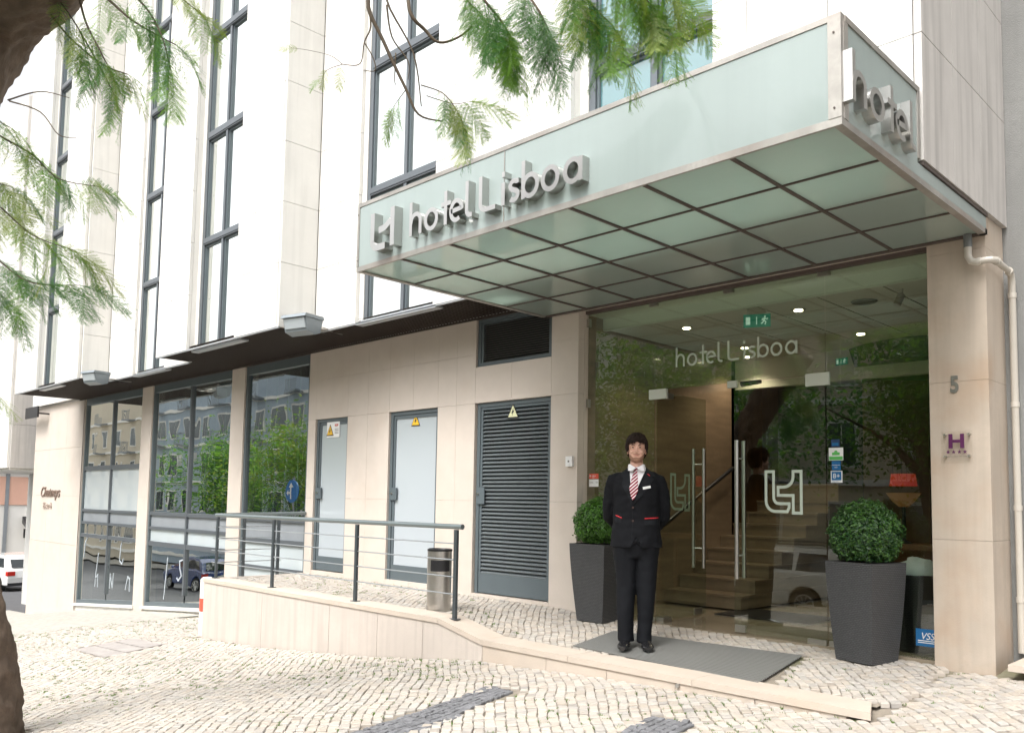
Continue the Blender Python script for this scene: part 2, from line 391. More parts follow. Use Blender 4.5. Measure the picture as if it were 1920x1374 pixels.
pave2 = struct(sheet('opposite_pavement', cobble_far, -150, 60, -16.6, -13.5, 90, 3, gz, -.01))
terr = struct(sheet('terrace_pavement', joint_sand, -11.34, -2.28, KB-.02, 7.12, 60, 12, tz, -.017))
kb = MB()
for i in range(60):
    x = -25.9+i*.6; z = gz(x+.3, CURB_Y); kb.box(x+.004, x+.596, CURB_Y-.14, CURB_Y-.001, z-.3, z+.004)
kb.build('kerb', kerb_stone, kind='structure')

# ------------------------------------------------------------ cobblestones
ANG = R(-47)
eu = Vector((math.sin(ANG), math.cos(ANG))); ev = Vector((math.cos(ANG), -math.sin(ANG)))
def inpoly(x, y, P):
    c = False; j = len(P)-1
    for i in range(len(P)):
        if (P[i][1] > y) != (P[j][1] > y) and x < (P[j][0]-P[i][0])*(y-P[i][1])/(P[j][1]-P[i][1])+P[i][0]: c = not c
        j = i
    return c
STRIPES = [[(-4.60,2.6),(-4.88,4.74),(-4.53,4.71),(-4.22,2.6)], [(-3.19,2.6),(-3.33,4.76),(-2.99,4.79),(-2.85,2.6)]]
MANHOLE = [(-11.94,3.98),(-10.79,3.97),(-11.12,4.84),(-12.2,4.85)]
def stone_geo(P, zf, shade, rnd):
    """P: four ground corners; returns verts, faces of one rough stone"""
    c = sum(P, Vector((0,0)))/4; top = []; mid = []; bot = []
    dz = rnd.uniform(-.003, .004)
    for p in P:
        q = c+(p-c)*.86; top.append((q.x, q.y, zf(q.x, q.y)+dz+rnd.uniform(-.0015, .0015)))
        mid.append((p.x, p.y, zf(p.x, p.y)-.005+dz)); bot.append((p.x, p.y, zf(p.x, p.y)-.035))
    v = top+mid+bot; f = [(0,1,2,3)]
    for k in range(4):
        j = (k+1) % 4; f.append((4+k, 4+j, j, k)); f.append((8+k, 8+j, 4+j, 4+k))
    return v, f
rnd = random.Random(3)
stones = []
def gen_stones(fn, zf, wid, lenr, x0, x1, y0, y1, ang_u, ang_v):
    umin, umax, vmin, vmax = 1e9, -1e9, 1e9, -1e9
    for x in (x0, x1):
        for y in (y0, y1):
            p = Vector((x, y)); umin = min(umin, p.dot(ang_u)); umax = max(umax, p.dot(ang_u)); vmin = min(vmin, p.dot(ang_v)); vmax = max(vmax, p.dot(ang_v))
    k = 0; v = vmin
    def wob(u, v): return .05*math.sin(u*1.1+v*.5)+.02*math.sin(u*2.7+1+v*1.3)+.035*noise.noise(Vector((u*2.2, v*1.2, 4)))
    while v < vmax:
        u = umin+rnd.random()*.1
        while u < umax:
            L = rnd.uniform(*lenr)
            cpt = ang_u*(u+L/2)+ang_v*(v+wid/2)
            if x0 < cpt.x < x1 and y0 < cpt.y < y1 and fn(cpt.x, cpt.y):
                px, py, z = proj((cpt.x, cpt.y, zf(cpt.x, cpt.y)))
                if z > 0 and z < 14.5 and -260 < px < 2180 and 0 < py < 1700:
                    g = rnd.uniform(.0015, .0045); gu = rnd.uniform(.003, .008); P = []
                    for (uu, vv) in ((u+gu, v+g), (u+L-gu, v+g), (u+L-gu, v+wid-g), (u+gu, v+wid-g)):
                        uu += rnd.uniform(-.008, .008); vv += rnd.uniform(-.006, .006)
                        P.append(ang_u*uu+ang_v*(vv+wob(uu, vv)))
                    stones.append((z, P, zf, cpt))
            u += L
        v += wid; k += 1
def pav_ok(x, y):
    if y > 6.97 and x > -2.4: return False
    if x < -2.22 and KF-.02 < y and x > -11.42: return False
    if y > 6.9: return False
    if inpoly(x, y, MANHOLE): return False
    if (x+7.0)**2+(y-1.78)**2 < .32**2: return False
    for s_ in STRIPES:
        if inpoly(x, y, s_): return False
    return True
MATQ = [(-4.98,5.83),(-5.06,6.52),(-3.25,6.68),(-3.12,5.70)]
def ter_ok(x, y): return on_terrace(x, y) and y < 7.06 and not inpoly(x, y, MATQ)
gen_stones(pav_ok, gz, .069, (.056,.092), -14.5, 1.5, .8, 7.05, eu, ev)
e45u = Vector((math.sin(R(-38)), math.cos(R(-38)))); e45v = Vector((math.cos(R(-38)), -math.sin(R(-38))))
gen_stones(ter_ok, tz, .066, (.05,.088), -11.36, -2.2, KB, 7.1, e45u, e45v)
nmain = len(stones)
for s_ in STRIPES:
    eS = Vector((s_[1][0]-s_[0][0], s_[1][1]-s_[0][1])).normalized(); eT = Vector((eS.y, -eS.x))
    gen_stones(lambda x, y, s_=s_: inpoly(x, y, s_), gz, .055, (.055,.075), -5.2, -2.6, 2.5, 4.9, eS, eT)
def shade_for(i, cpt):
    if i >= nmain: b = rnd.uniform(.30, .46); return (b*.95, b*1.05, b*1.25)
    t = noise.noise(Vector((cpt.x*.8, cpt.y*.8, 2)))*.10
    b = rnd.uniform(.86, 1.08)+t; w = rnd.uniform(-.025, .04)
    if rnd.random() < .02: b *= .72
    return (b+w, b, b-w*1.2)
order = sorted(range(len(stones)), key=lambda i: stones[i][0] if (-20 < proj((stones[i][3].x, stones[i][3].y, stones[i][2](stones[i][3].x, stones[i][3].y)))[0] < 1940 and proj((stones[i][3].x, stones[i][3].y, stones[i][2](stones[i][3].x, stones[i][3].y)))[1] < 1390) else 99+stones[i][0])
single = set(order[:300])
bulk_p, bulk_t = MB(), MB(); bulk_p.shade = []; bulk_t.shade = []
for i, (z, P, zf, cpt) in enumerate(stones):
    sh = shade_for(i, cpt); v, f = stone_geo(P, zf, sh, rnd)
    if i in single:
        b = MB(); b.v = v; b.f = f; b.mi = [0]*len(f); b.shade = [sh]*len(f)
        b.build('cobblestone', cobble_mat, terr if zf is tz else pave)
    else:
        B = bulk_t if zf is tz else bulk_p; o_ = len(B.v); B.v += v; B.f += [tuple(o_+k for k in q) for q in f]; B.mi += [0]*len(f); B.shade += [sh]*len(f)
bulk_p.build('cobblestones', cobble_mat, pave, kind='stuff'); bulk_t.build('cobblestones', cobble_mat, terr, kind='stuff')
# grass in the joints
gr = MB()
def tuft(x, y, zf, s):
    for _ in range(rnd.randint(5, 10)):
        a = rnd.uniform(0, 2*PI); h = rnd.uniform(.006, .02)*s; w = rnd.uniform(.002, .005)*s
        cx, cy = x+rnd.uniform(-.012, .012)*s, y+rnd.uniform(-.012, .012)*s; z = zf(cx, cy)-.012
        gr.quad((cx-math.cos(a)*w, cy-math.sin(a)*w, z), (cx+math.cos(a)*w, cy+math.sin(a)*w, z), (cx+rnd.uniform(-.015,.015)*s, cy+rnd.uniform(-.015,.015)*s, z+.008+h))
for i in range(len(stones)):
    z, P, zf, cpt = stones[i]
    if i >= nmain: continue
    n_ = noise.noise(Vector((cpt.x*.55, cpt.y*.55, 9)))+.25
    if zf is tz: n_ -= .45
    if rnd.random() < .05+n_*.34:
        k = rnd.randrange(4); a = P[k]; b = P[(k+1) % 4]
        for _ in range(rnd.randint(1, 3)):
            q = a.lerp(b, rnd.random()); q = q+(q-cpt).normalized()*.005; tuft(q.x, q.y, zf, .95 if z < 7 else 1.2)
gr.build('joint_grass', grass_mat, label='green grass tufts growing in the joints of the cobbled pavement', category='grass', kind='stuff')
# manhole cover set with stone strips
mh = thing('manhole_cover', 'worn rectangular stone manhole cover set in the cobbled pavement near the ramp', 'manhole cover', (-11.5, 4.4, gz(-11.5, 4.4)))
for k in range(3):
    a0, a1 = k/3+.012, (k+1)/3-.012
    A = lambda t, s: (Vector(MANHOLE[0]).lerp(Vector(MANHOLE[3]), t)).lerp(Vector(MANHOLE[1]).lerp(Vector(MANHOLE[2]), t), s)
    p = [A(a0,.02), A(a0,.98), A(a1,.98), A(a1,.02)]
    MB().hexa([(q.x,q.y,gz(q.x,q.y)-.05) for q in p]+[(q.x,q.y,gz(q.x,q.y)+.002+.003*k) for q in p]).build('cover_slab', mat('worn_grey_stone', (.36,.33,.31), .8, var=.25, vscale=6, bump=.4, bscale=60), mh)

# ------------------------------------------------------------ retaining wall and kerb of the ramp
rw = thing('retaining_wall', 'beige stone ramp wall with a pale coping that steps down to a low kerb', 'wall', (-8.5, KF+.1, gz(-8.5, KF)))
xs_w = [-11.35,-10.3,-9.2,-8.1,-7.0,-5.9]
wxs = [(-11.35,-9.75),(-9.75,-8.25),(-8.25,-7.35),(-7.35,-6.6),(-6.6,-5.74),(-5.74,-4.95),(-4.95,-4.3),(-4.3,-3.65),(-3.65,-3.0),(-3.0,-2.36)]
for x0, x1 in wxs:
    brk = [x0]+[b for b in (-6.38,) if x0 < b < x1]+[x1]
    for a, b in zip(brk, brk[1:]):
        ga = .003 if a == x0 else 0; gb = .003 if b == x1 else 0
        p = [(a+ga, KF+.012), (b-gb, KF+.012), (b-gb, KB-.04), (a+ga, KB-.04)]
        MB().hexa([(x,y,gz(x,KF)-.25) for x, y in p]+[(x,y,cap_z(x)-.046) for x, y in p]).build('wall_panel', wall_stone if x1 < -5.7 else kerb_stone, rw)
cx_ = [(-11.36,-9.7),(-9.7,-8.05),(-8.05,-6.36),(-6.36,-5.745),(-5.745,-4.7),(-4.7,-3.5),(-3.5,-2.2)]
for x0, x1 in cx_:
    g = .002; yb = KB
    p = [(x0+g, KF), (x1-g, KF), (x1-g if x1 > -2.3 else x1-g, yb), (x0+g, yb)]
    if x1 > -2.3: p[2] = (x1-.12, yb)
    MB().hexa([(x,y,cap_z(x)-.045) for x, y in p]+[(x,y,cap_z(x)+.004) for x, y in p]).build('coping_stone', kerb_stone, rw)
MB().box(-11.36, -11.22, KB+.003, 6.99, -1.0, .06).build('end_wall', wall_stone, rw)
dp = MB().tube([(-3.62,KF+.03,-.15),(-3.62,KF-.012,-.152)], .016, 12); dp.build('drain_outlet', steel_weather, rw)
bol = thing('bollard', 'white post with a red band beside the left end of the ramp wall', 'bollard', (-11.62, 5.5, gz(-11.6, 5.5)))
zb_ = gz(-11.6,5.5)
MB().rings([(-11.58,5.6,z,.09,.09) for z in (zb_,-.42)], 16).build('post', paint_white, bol)
MB().rings([(-11.58,5.6,-.42,.092,.092),(-11.58,5.6,-.24,.092,.092)], 16).build('band', sticker_red, bol)
MB().rings([(-11.58,5.6,-.24,.09,.09),(-11.58,5.6,.02,.09,.09),(-11.58,5.6,.05,.06,.06)], 16).build('cap', paint_white, bol)

# ------------------------------------------------------------ railing
ra = thing('railing', 'dark grey steel railing with four thin rods on the ramp wall', 'railing', (-8.8, 5.58, .05))
RY, RX0, RX1, HZ = 5.575, -11.3, -6.28, .93
for x in (RX0+.02, -9.76, -7.95, RX1):
    MB().box(x-.022, x+.022, RY-.014, RY+.014, cap_z(x)+.005, HZ-.03).box(x-.05, x+.05, RY-.035, RY+.035, cap_z(x)+.004, cap_z(x)+.012).build('post', rail_mat, ra)
smooth_angle(MB().tube([(RX0-.03, RY, HZ), (RX1+.09, RY, HZ)], .026, 20).build('handrail', rail_top, ra))
smooth_angle(MB().tube([(RX0-.03, RY+.06, HZ), (RX0-.03, 6.995, HZ+.03)], .026, 20).build('handrail', rail_top, ra))
for y in (6.0, 6.55):
    MB().box(RX0-.045, RX0-.015, y-.02, y+.02, .05, HZ-.0).build('post', rail_mat, ra)
for z in (.765, .605, .44, .272):
    MB().tube([(RX0-.13, RY, z-.0), (RX1, RY, z-.0)], .0065, 8).build('rod', rod_mat, ra)
    MB().tube([(RX0-.03, RY+.02, z), (RX0-.03, 6.6, z)], .0065, 8).build('rod', rod_mat, ra)

# ------------------------------------------------------------ hotel building
hb = thing('hotel_building', 'white stone clad hotel with tall strip windows above a beige ground floor', 'building', (-10, 7.2, 0))
ZT = 12.2
JZ = [3.42,4.28,5.105,5.93,6.76,7.585,8.41,9.235,10.06,10.885,11.71,ZT]
def panel_x(x0, x1, y, z0, z1, m=white_stone, th=.05, ga=.003):   # faces -Y
    return MB().box(x0+ga, x1-ga, y, y+th, z0+ga, z1-ga).build('stone_panel', m, hb)
def panel_y(x, y0, y1, z0, z1, m=side_stone, th=.05, ga=.003):     # faces +X
    return MB().box(x-th, x, y0+ga, y1-ga, z0+ga, z1-ga).build('stone_panel', m, hb)
def clad(x0, x1, y, cols, m=white_stone, yb=6.6):
    ed = [x0+(x1-x0)*c for c in cols]
    for z0, z1 in zip(JZ, JZ[1:]):
        for a, b in zip(ed, ed[1:]): panel_x(a, b, y, z0, z1, m)
    MB().box(x0+.012, x1-.012, y+.052, yb, 3.49, ZT-.01).build('wall', core_mat, hb)
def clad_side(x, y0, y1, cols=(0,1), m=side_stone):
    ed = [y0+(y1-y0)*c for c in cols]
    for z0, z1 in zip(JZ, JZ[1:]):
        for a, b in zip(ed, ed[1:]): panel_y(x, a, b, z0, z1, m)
YB, YR = 5.62, 6.17
A_ = .0
clad(-21.45, -19.95, YB, (0,.5,1)); clad(-18.72, -17.42, YB, (0,.45,1)); clad_side(-17.42+.053, YB+.053, YR-.003, m=white_stone)
clad(-17.36, -16.15, YR, (0,.5,1)); clad(-14.75, -13.76, YR, (0,1)); clad(-13.785, -12.66, YB, (0,.45,1))
clad(-11.13, -9.98, YB, (0,.42,1)); clad_side(-9.927, YB+.002, YR-.003, m=white_stone)
clad(-9.92, -8.98, YR, (0,.55,1)); clad(-7.45, -5.9, YR, (0,.4,1)); clad(-5.97, -4.9, YB, (0,.45,1)); clad(-3.44, -1.938, YB, (0,.2,.62,1))
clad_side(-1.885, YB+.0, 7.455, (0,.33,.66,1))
# windows: (x0, x1, y plane, mullion fraction, sill)
TR = [(5.05,5.15),(6.72,6.84),(8.36,8.48),(10.0,10.12),(11.7,11.82)]
def strip_window(x0, x1, y, mull, gm=upper_glass, strip_left=.06):
    w = MB(); w.box(x0, x0+.07, y-.03, y+.06, 3.45, ZT).box(x1-.04, x1, y-.03, y+.06, 3.45, ZT)
    fr = w.build('window', frame_light, hb)
    zs = [3.45]+[z for t in TR for z in t]+[ZT]
    xm = x0+(x1-x0)*mull
    for a, b in TR:
        MB().box(x0+.072, x1-.042, y-.045, y+.05, a, b).box(x0+.072, x1-.042, y-.055, y-.046, a+.02, a+.045).build('transom', frame_light, fr)
    for k in range(0, len(zs), 2):
        z0, z1 = zs[k]+.002, zs[k+1]-.002
        MB().box(xm-.028, xm+.028, y-.035, y+.05, z0, z1).build('mullion', frame_light, fr)
        for a, b in ((x0+.072, xm-.03), (xm+.03, x1-.042)):
            s = MB(); t = .028
            s.box(a, a+t, y-.01, y+.035, z0, z1).box(b-t, b, y-.01, y+.035, z0, z1).box(a+t, b-t, y-.01, y+.035, z0, z0+t).box(a+t, b-t, y-.01, y+.035, z1-t, z1)
            s.build('sash', frame_grey, fr)
            MB().box(a+t, b-t, y+.012, y+.018, z0+t, z1-t).build('pane', gm, fr)
    # pale jamb return on the left and sill
    MB().box(x0-.10, x0-.003, y-.04, y+.05, 3.42, ZT).build('jamb', white_stone, hb)
    MB().box(x0-.10, x1+.06, y-.085, y+.03, 3.392, 3.418).box(x0-.02, x1-.0, y-.06, y+.03, 3.419, 3.448).build('window_sill', frame_pale, hb)
    for z0, z1 in zip([3.5]+JZ[1:], JZ[1:]):
        MB().box(x0-.0, x1, y+.5, y+.55, z0+.003, z1-.003).build('blind', lob_white, fr)
strip_window(-19.9, -18.73, 5.79, .72); strip_window(-16.05, -14.78, 6.26, .55); strip_window(-12.56, -11.14, 5.79, .47)
strip_window(-8.88, -7.46, 6.26, .55); strip_window(-4.80, -3.45, 5.79, .53, teal_glass)
# reveal sides beside windows set back behind the bays
for x, y0, y1 in ((-12.66,YB,5.86),(-19.95,YB,5.86),(-4.9,YB,5.86)):
    MB().box(x-.01, x+.0, y0+.055, y1, 3.42, ZT).build('reveal', white_stone, hb)
# core of the building, above and behind
MB().box(-24.6, -1.95, 6.9, 7.1, 3.46, ZT).build('upper_wall', white_stone, hb)
for x0, x1 in ((-24.6,-23.4),(-23.4,-22.2),(-22.2,-21.05)):
    MB().box(x0+.0025, x1-.0025, 6.885, 6.899, 3.44, 6.0).build('stone_panel', white_stone, hb)
    for z0, z1 in ((-2.3,.0),(0,1.15),(1.15,2.3),(2.3,3.42)): MB().box(x0+.0025, x1-.0025, 7.0, 7.08, z0+.0025, z1-.0025).build('stone_panel', beige_stone, hb)
MB().box(-24.6, -21.04, 7.081, 7.3, -2.5, 3.42).build('wall', core_mat, hb)
# soffit: brown metal grille
SOF = [(-21.44,-17.42,5.66),(-17.42,-13.78,6.21),(-13.78,-9.93,5.66),(-9.93,-6.0,6.21)]
sf = MB()
for a, b_, y0 in SOF:
    MB().box(a+.005, b_, y0+.01, 6.997, 3.472, 3.478).build('soffit_board', soffit_dark, hb)
    x = a
    while x < b_: sf.box(x, x+.012, y0, 6.995, 3.425, 3.455); x += .058
    y = y0+.01
    while y < 7.0: sf.box(a, b_, y, y+.012, 3.432, 3.45); y += .058
    MB().box(a, b_, y0-.035, y0-.005, 3.405, 3.4245).build('drip_trim', frame_pale, hb)
sf.build('soffit_grille', soffit_dark, hb, kind='stuff')
sm = MB().box(-21.44, -6.4, 6.998, 7.06, 3.40, 3.43); sm.build('soffit_trim', soffit_dark, hb)
# ground floor wall panels
rows = [(-.3,1.19),(1.19,2.372),(2.372,2.97),(2.97,3.418)]
cols = [(-11.35,-11.145,'f'),(-11.145,-10.30,'d'),(-10.30,-9.81,'f'),(-9.81,-9.315,'f'),(-9.315,-8.80,'d'),(-8.80,-8.295,'d'),(-8.295,-7.94,'f'),(-7.94,-7.595,'f'),(-7.595,-6.97,'v'),(-6.97,-6.345,'v'),(-6.345,-5.95,'f')]
for x0, x1, k in cols:
    for r, (z0, z1) in enumerate(rows):
        if k in 'dv' and r < 2: continue
        if k == 'v':
            if r == 2: z1 = 2.815
            else: continue
        MB().box(x0+.0012, x1-.0012, 7.0, 7.1, z0+.0012, z1-.0012).build('stone_panel', beige_stone, hb)
    if k in 'dv': MB().box(x0+.002, x1-.002, 7.0, 7.1, -.3, .085 if k == 'v' else .12).build('threshold_stone', beige_stone, hb)
MB().box(-11.36, -5.952, 7.104, 7.4, -1.2, 3.43).build('wall', core_mat, hb)
MB().box(-5.96, -5.95, 7.102, 7.4, -.2, 3.418).build('reveal', beige_stone, hb)
MB().box(-6.3, -2.3, 7.03, 7.3, 3.29, 4.6).build('lintel', beige_stone, hb)
MB().box(-2.342, -1.942, 5.68, 7.0, 3.425, 3.45).build('soffit_board', white_stone, hb)
# door with a frosted panel
def triangle_sign(x, y, z, s, m, parent):
    t = MB().prism([(x-s*.55,z-s*.45),(x+s*.55,z-s*.45),(x,z+s*.55)], 'y', y, y-.004)
    o = t.build('warning_sign', ink, parent)
    k = .82
    t2 = MB().prism([(x-s*.55*k,z-s*.45*k+.001),(x+s*.55*k,z-s*.45*k+.001),(x,z+s*.55*k)], 'y', y-.0041, y-.0055); t2.build('warning_sign', m, parent)
    MB().prism([(x+.008,z+s*.26),(x-.02*s/.15,z-.02),(x-.003,z-.018),(x-.010,z-s*.28),(x+.018*s/.15,z+.012),(x+.003,z+.01)], 'y', y-.0056, y-.007).build('lightning_mark', ink, parent)
    return o
def door(x0, x1, z0, z1, sign):
    d = MB(); f = .055; y = 7.03
    d.box(x0, x0+f, y, y+.07, z0, z1).box(x1-.03, x1, y, y+.07, z0, z1).box(x0+f, x1-.03, y, y+.07, z1-f, z1)
    D = d.build('door', frame_grey, hb)
    l = MB(); a, b = x0+f+.004, x1-.034; yy = y+.012
    l.box(a, a+.045, yy, yy+.04, z0+.01, z1-f-.004).box(b-.03, b, yy, yy+.04, z0+.01, z1-f-.004).box(a+.045, b-.03, yy, yy+.04, z1-f-.05, z1-f-.004).box(a+.045, b-.03, yy, yy+.04, z0+.01, z0+.21)
    l.build('door_leaf', frame_grey, D)
    MB().box(a+.045, b-.03, yy+.012, yy+.03, z0+.21, z1-f-.05).build('door_panel', door_panel, D)
    MB().box(x0+.025, x0+.17, y-.012, yy-.001, 1.18, 1.345).build('lock_plate', frame_grey, D)
    smooth_angle(MB().tube([(x0+.075,y-.014,1.27),(x0+.075,y-.026,1.27)], .015, 14).build('lock_knob', steel, D))
    for z in (z0+.25, 1.25, z1-.3): MB().box(x1-.028, x1-.014, y-.012, y-.001, z-.06, z+.06).build('hinge', frame_grey, D)
    return D, a, b, yy
D, a, b, yy = door(-11.14, -10.305, .125, 2.38, 1)
MB().box(-10.89, -10.56, yy-.003, yy+.008, 2.09, 2.32).build('warning_label', sticker_white, D)
triangle_sign(-10.80, yy-.0035, 2.19, .17, yellow, D)
text_obj('EDP', .05, sticker_red, 'sign_lettering', D, (-10.68, yy-.006, 2.25))
for k in range(4): MB().box(-10.68, -10.58, yy-.0045, yy-.0032, 2.21-k*.022, 2.218-k*.022).build('print_line', number_grey, D)
D, a, b, yy = door(-9.31, -8.30, .11, 2.376, 2)
triangle_sign(-8.80, yy-.001+.012, 2.235, .17, yellow, D)
# louvred door
def louver(x0, x1, z0, z1, n, m, name, base):
    d = MB(); y = 7.03; f = .05
    d.box(x0, x0+f, y, y+.07, z0, z1).box(x1-.035, x1, y, y+.07, z0, z1).box(x0+f, x1-.035, y, y+.07, z1-f, z1)
    if not base: d.box(x0+f, x1-.035, y, y+.07, z0, z0+.045)
    D = d.build(name, frame_grey, hb); a, b = x0+f+.003, x1-.038
    zb = z0+.235 if base else z0+.05; zt = z1-f-.035
    l = MB().box(a, a+.035, y+.01, y+.05, z0+.01, z1-f-.003).box(b-.03, b, y+.01, y+.05, z0+.01, z1-f-.003).box(a+.035, b-.03, y+.01, y+.05, zt, z1-f-.003)
    if base: l.box(a+.035, b-.03, y+.01, y+.05, z0+.01, zb)
    l.build('door_leaf' if base else 'vent_frame', frame_grey, D)
    MB().box(a, b, y+.068, y+.071, z0, z1-.01).build('backing', black_plastic, D)
    p = (zt-zb)/n; me = None
    for k in range(n):
        z = zb+p*k
        if me is None:
            s = MB(); h = p
            s.v = [(a+.036-ORG[D.name_full].x, y+q-ORG[D.name_full].y, z+r-ORG[D.name_full].z) for q, r in ((.012,.002),(.045,h*.80),(.049,h*.86),(.016,h*.34),(.010,h*.28))]
            s.v += [(b-.031-ORG[D.name_full].x, v[1], v[2]) for v in s.v[:5]]
            s.f = [(0,1,2,3,4),(9,8,7,6,5)]+[(j, j+5, (j+1)%5+5, (j+1)%5) for j in range(5)]; s.mi = [0]*7
            o = s.build('louver_slat', m, D, world=False); me = o
        else:
            o = me.copy(); COL.objects.link(o); o.parent = D; o.location = (0, 0, p*k)
    return D, y
D, y = louver(-7.575, -6.347, .09, 2.37, 42, slat_grey, 'louvred_door', True)
MB().box(-7.56, -7.42, y-.014, y-.001, 1.15, 1.35).build('lock_plate', frame_grey, D)
smooth_angle(MB().tube([(-7.525,y-.015,1.27),(-7.525,y-.027,1.27)], .015, 14).build('lock_knob', steel, D))
triangle_sign(-6.97, y+.004, 2.235, .17, pale_yellow, D)
for z in (.4, 2.0): MB().box(-6.372, -6.358, y-.012, y-.001, z-.05, z+.05).build('hinge', frame_grey, D)
louver(-7.59, -6.352, 2.82, 3.42, 17, slat_dark, 'vent', False)
# pillars of the shop glazing
def ground_win(x0, x1, mulls, zt, zb0, zb1, trs):
    """sloping bottom; trs: list of (z0, z1) rails"""
    y = 7.03; zb = lambda x: zb0+(zb1-zb0)*(x-x0)/(x1-x0)
    d = MB(); f = .06
    d.hexa([(x0,y,zb0),(x0+f,y,zb0),(x0+f,y+.09,zb0),(x0,y+.09,zb0),(x0,y,zt),(x0+f,y,zt),(x0+f,y+.09,zt),(x0,y+.09,zt)])
    d.hexa([(x1-f,y,zb1),(x1,y,zb1),(x1,y+.09,zb1),(x1-f,y+.09,zb1),(x1-f,y,zt),(x1,y,zt),(x1,y+.09,zt),(x1-f,y+.09,zt)])
    d.box(x0+f, x1-f, y-.01, y+.09, zt-.16, zt)
    d.hexa([(x0+f,y,zb(x0+f)),(x1-f,y,zb(x1-f)),(x1-f,y+.09,zb(x1-f)),(x0+f,y+.09,zb(x0+f)),(x0+f,y,zb(x0+f)+.08),(x1-f,y,zb(x1-f)+.08),(x1-f,y+.09,zb(x1-f)+.08),(x0+f,y+.09,zb(x0+f)+.08)])
    D = d.build('shop_window', frame_grey, hb)
    for z0, z1 in trs: MB().box(x0+f, x1-f, y+.004, y+.085, z0, z1).build('transom', frame_light, D)
    ed = [x0+f]+[m for m in mulls]+[x1-f]
    for m in mulls: MB().box(m-.03, m+.03, y-.002, y+.088, max(zb0, zb1)+.08, zt-.16).build('mullion', frame_light, D)
    MB().hexa([(x0-.05,y-.06,zb0-.06),(x1+.05,y-.06,zb1-.06),(x1+.05,y+.1,zb1-.06),(x0-.05,y+.1,zb0-.06),(x0-.05,y-.06,zb0-.003),(x1+.05,y-.06,zb1-.003),(x1+.05,y+.1,zb1-.003),(x0-.05,y+.1,zb0-.003)]).build('window_sill', white_stone, D)
    return D, y, zb
def panes(D, y, xs, zs, kinds, mats):
    for i, (a, b) in enumerate(xs):
        for (z0, z1), k in zip(zs, kinds): MB().box(a, b, y+.04, y+.046, z0, z1).build('pane', mats[k], D)
GM = {'g': win_glass, 'f': frosted_pane, 's': band_grey}
D1, y, zb = ground_win(-21.04, -17.72, [-19.36], 3.42, -1.30, -1.03, [(1.74,1.84),(.80,.86),(.52,.58),(.22,.30)])
panes(D1, y, [(-20.98,-19.39),(-19.33,-17.78)], [(-1.2,.22),(.30,.52),(.58,.80),(.86,1.74),(1.84,3.26)], 'ggsfg', GM)
D2, y, zb = ground_win(-17.22, -13.86, [-15.51], 3.42, -1.0, -.73, [(.80,.87),(.52,.58),(.20,.29)])
panes(D2, y, [(-17.16,-15.54),(-15.48,-13.92)], [(-.9,.20),(.29,.52),(.58,.80),(.87,3.26)], 'gfsg', GM)
D3, y, zb = ground_win(-13.40, -11.36, [], 3.42, -.66, -.5, [(.80,.87),(.44,.52),(.02,.08)])
panes(D3, y, [(-13.34,-11.42)], [(-.5,.02),(.08,.44),(.52,.80),(.87,3.26)], 'ffsg', GM)
for D, xs in ((D2, (-17.1,-15.6,-15.4,-14.0)), (D3, (-13.25,-11.5))):
    for a, b in zip(xs[::2], xs[1::2]):
        k = a+.18
        while k < b: MB().box(k, k+.022, 7.22, 7.226, .9, 3.25).build('blind_slat', blind_m, D); k += .36
for x0, x1 in ((-17.72,-17.22),(-13.86,-13.40)):
    for z0, z1 in ((-2,1.15),(1.15,3.418)): MB().box(x0, x1, 7.0, 7.25, z0+.001, z1).build('pillar', beige_stone, hb)
MB().box(-21.1, -21.04, 7.0, 7.2, -2, 3.418).build('pillar', beige_stone, hb)
MB().hexa([(-21.04,7.02,-2.2),(-11.36,7.02,-2.2),(-11.36,7.3,-2.2),(-21.04,7.3,-2.2),(-21.04,7.02,-1.37),(-11.36,7.02,-.57),(-11.36,7.3,-.57),(-21.04,7.3,-1.37)]).build('plinth', white_stone, hb)
# room behind the shop glazing
MB().box(-21.0, -11.4, 10.5, 10.6, -1.6, 3.5).box(-21.0, -11.4, 7.4, 10.5, 3.44, 3.5).box(-11.42, -11.36, 7.4, 10.5, -1.5, 3.5).box(-21.1, -21.0, 7.4, 10.5, -1.6, 3.5).build('shop_room', room_dark, hb)
MB().box(-21.0, -11.4, 7.4, 10.5, -1.5, -1.4).build('shop_floor', band_grey, hb)
MB().box(-21.0, -11.5, 7.45, 10.5, .5, .62).build('mezzanine_floor', band_grey, hb)
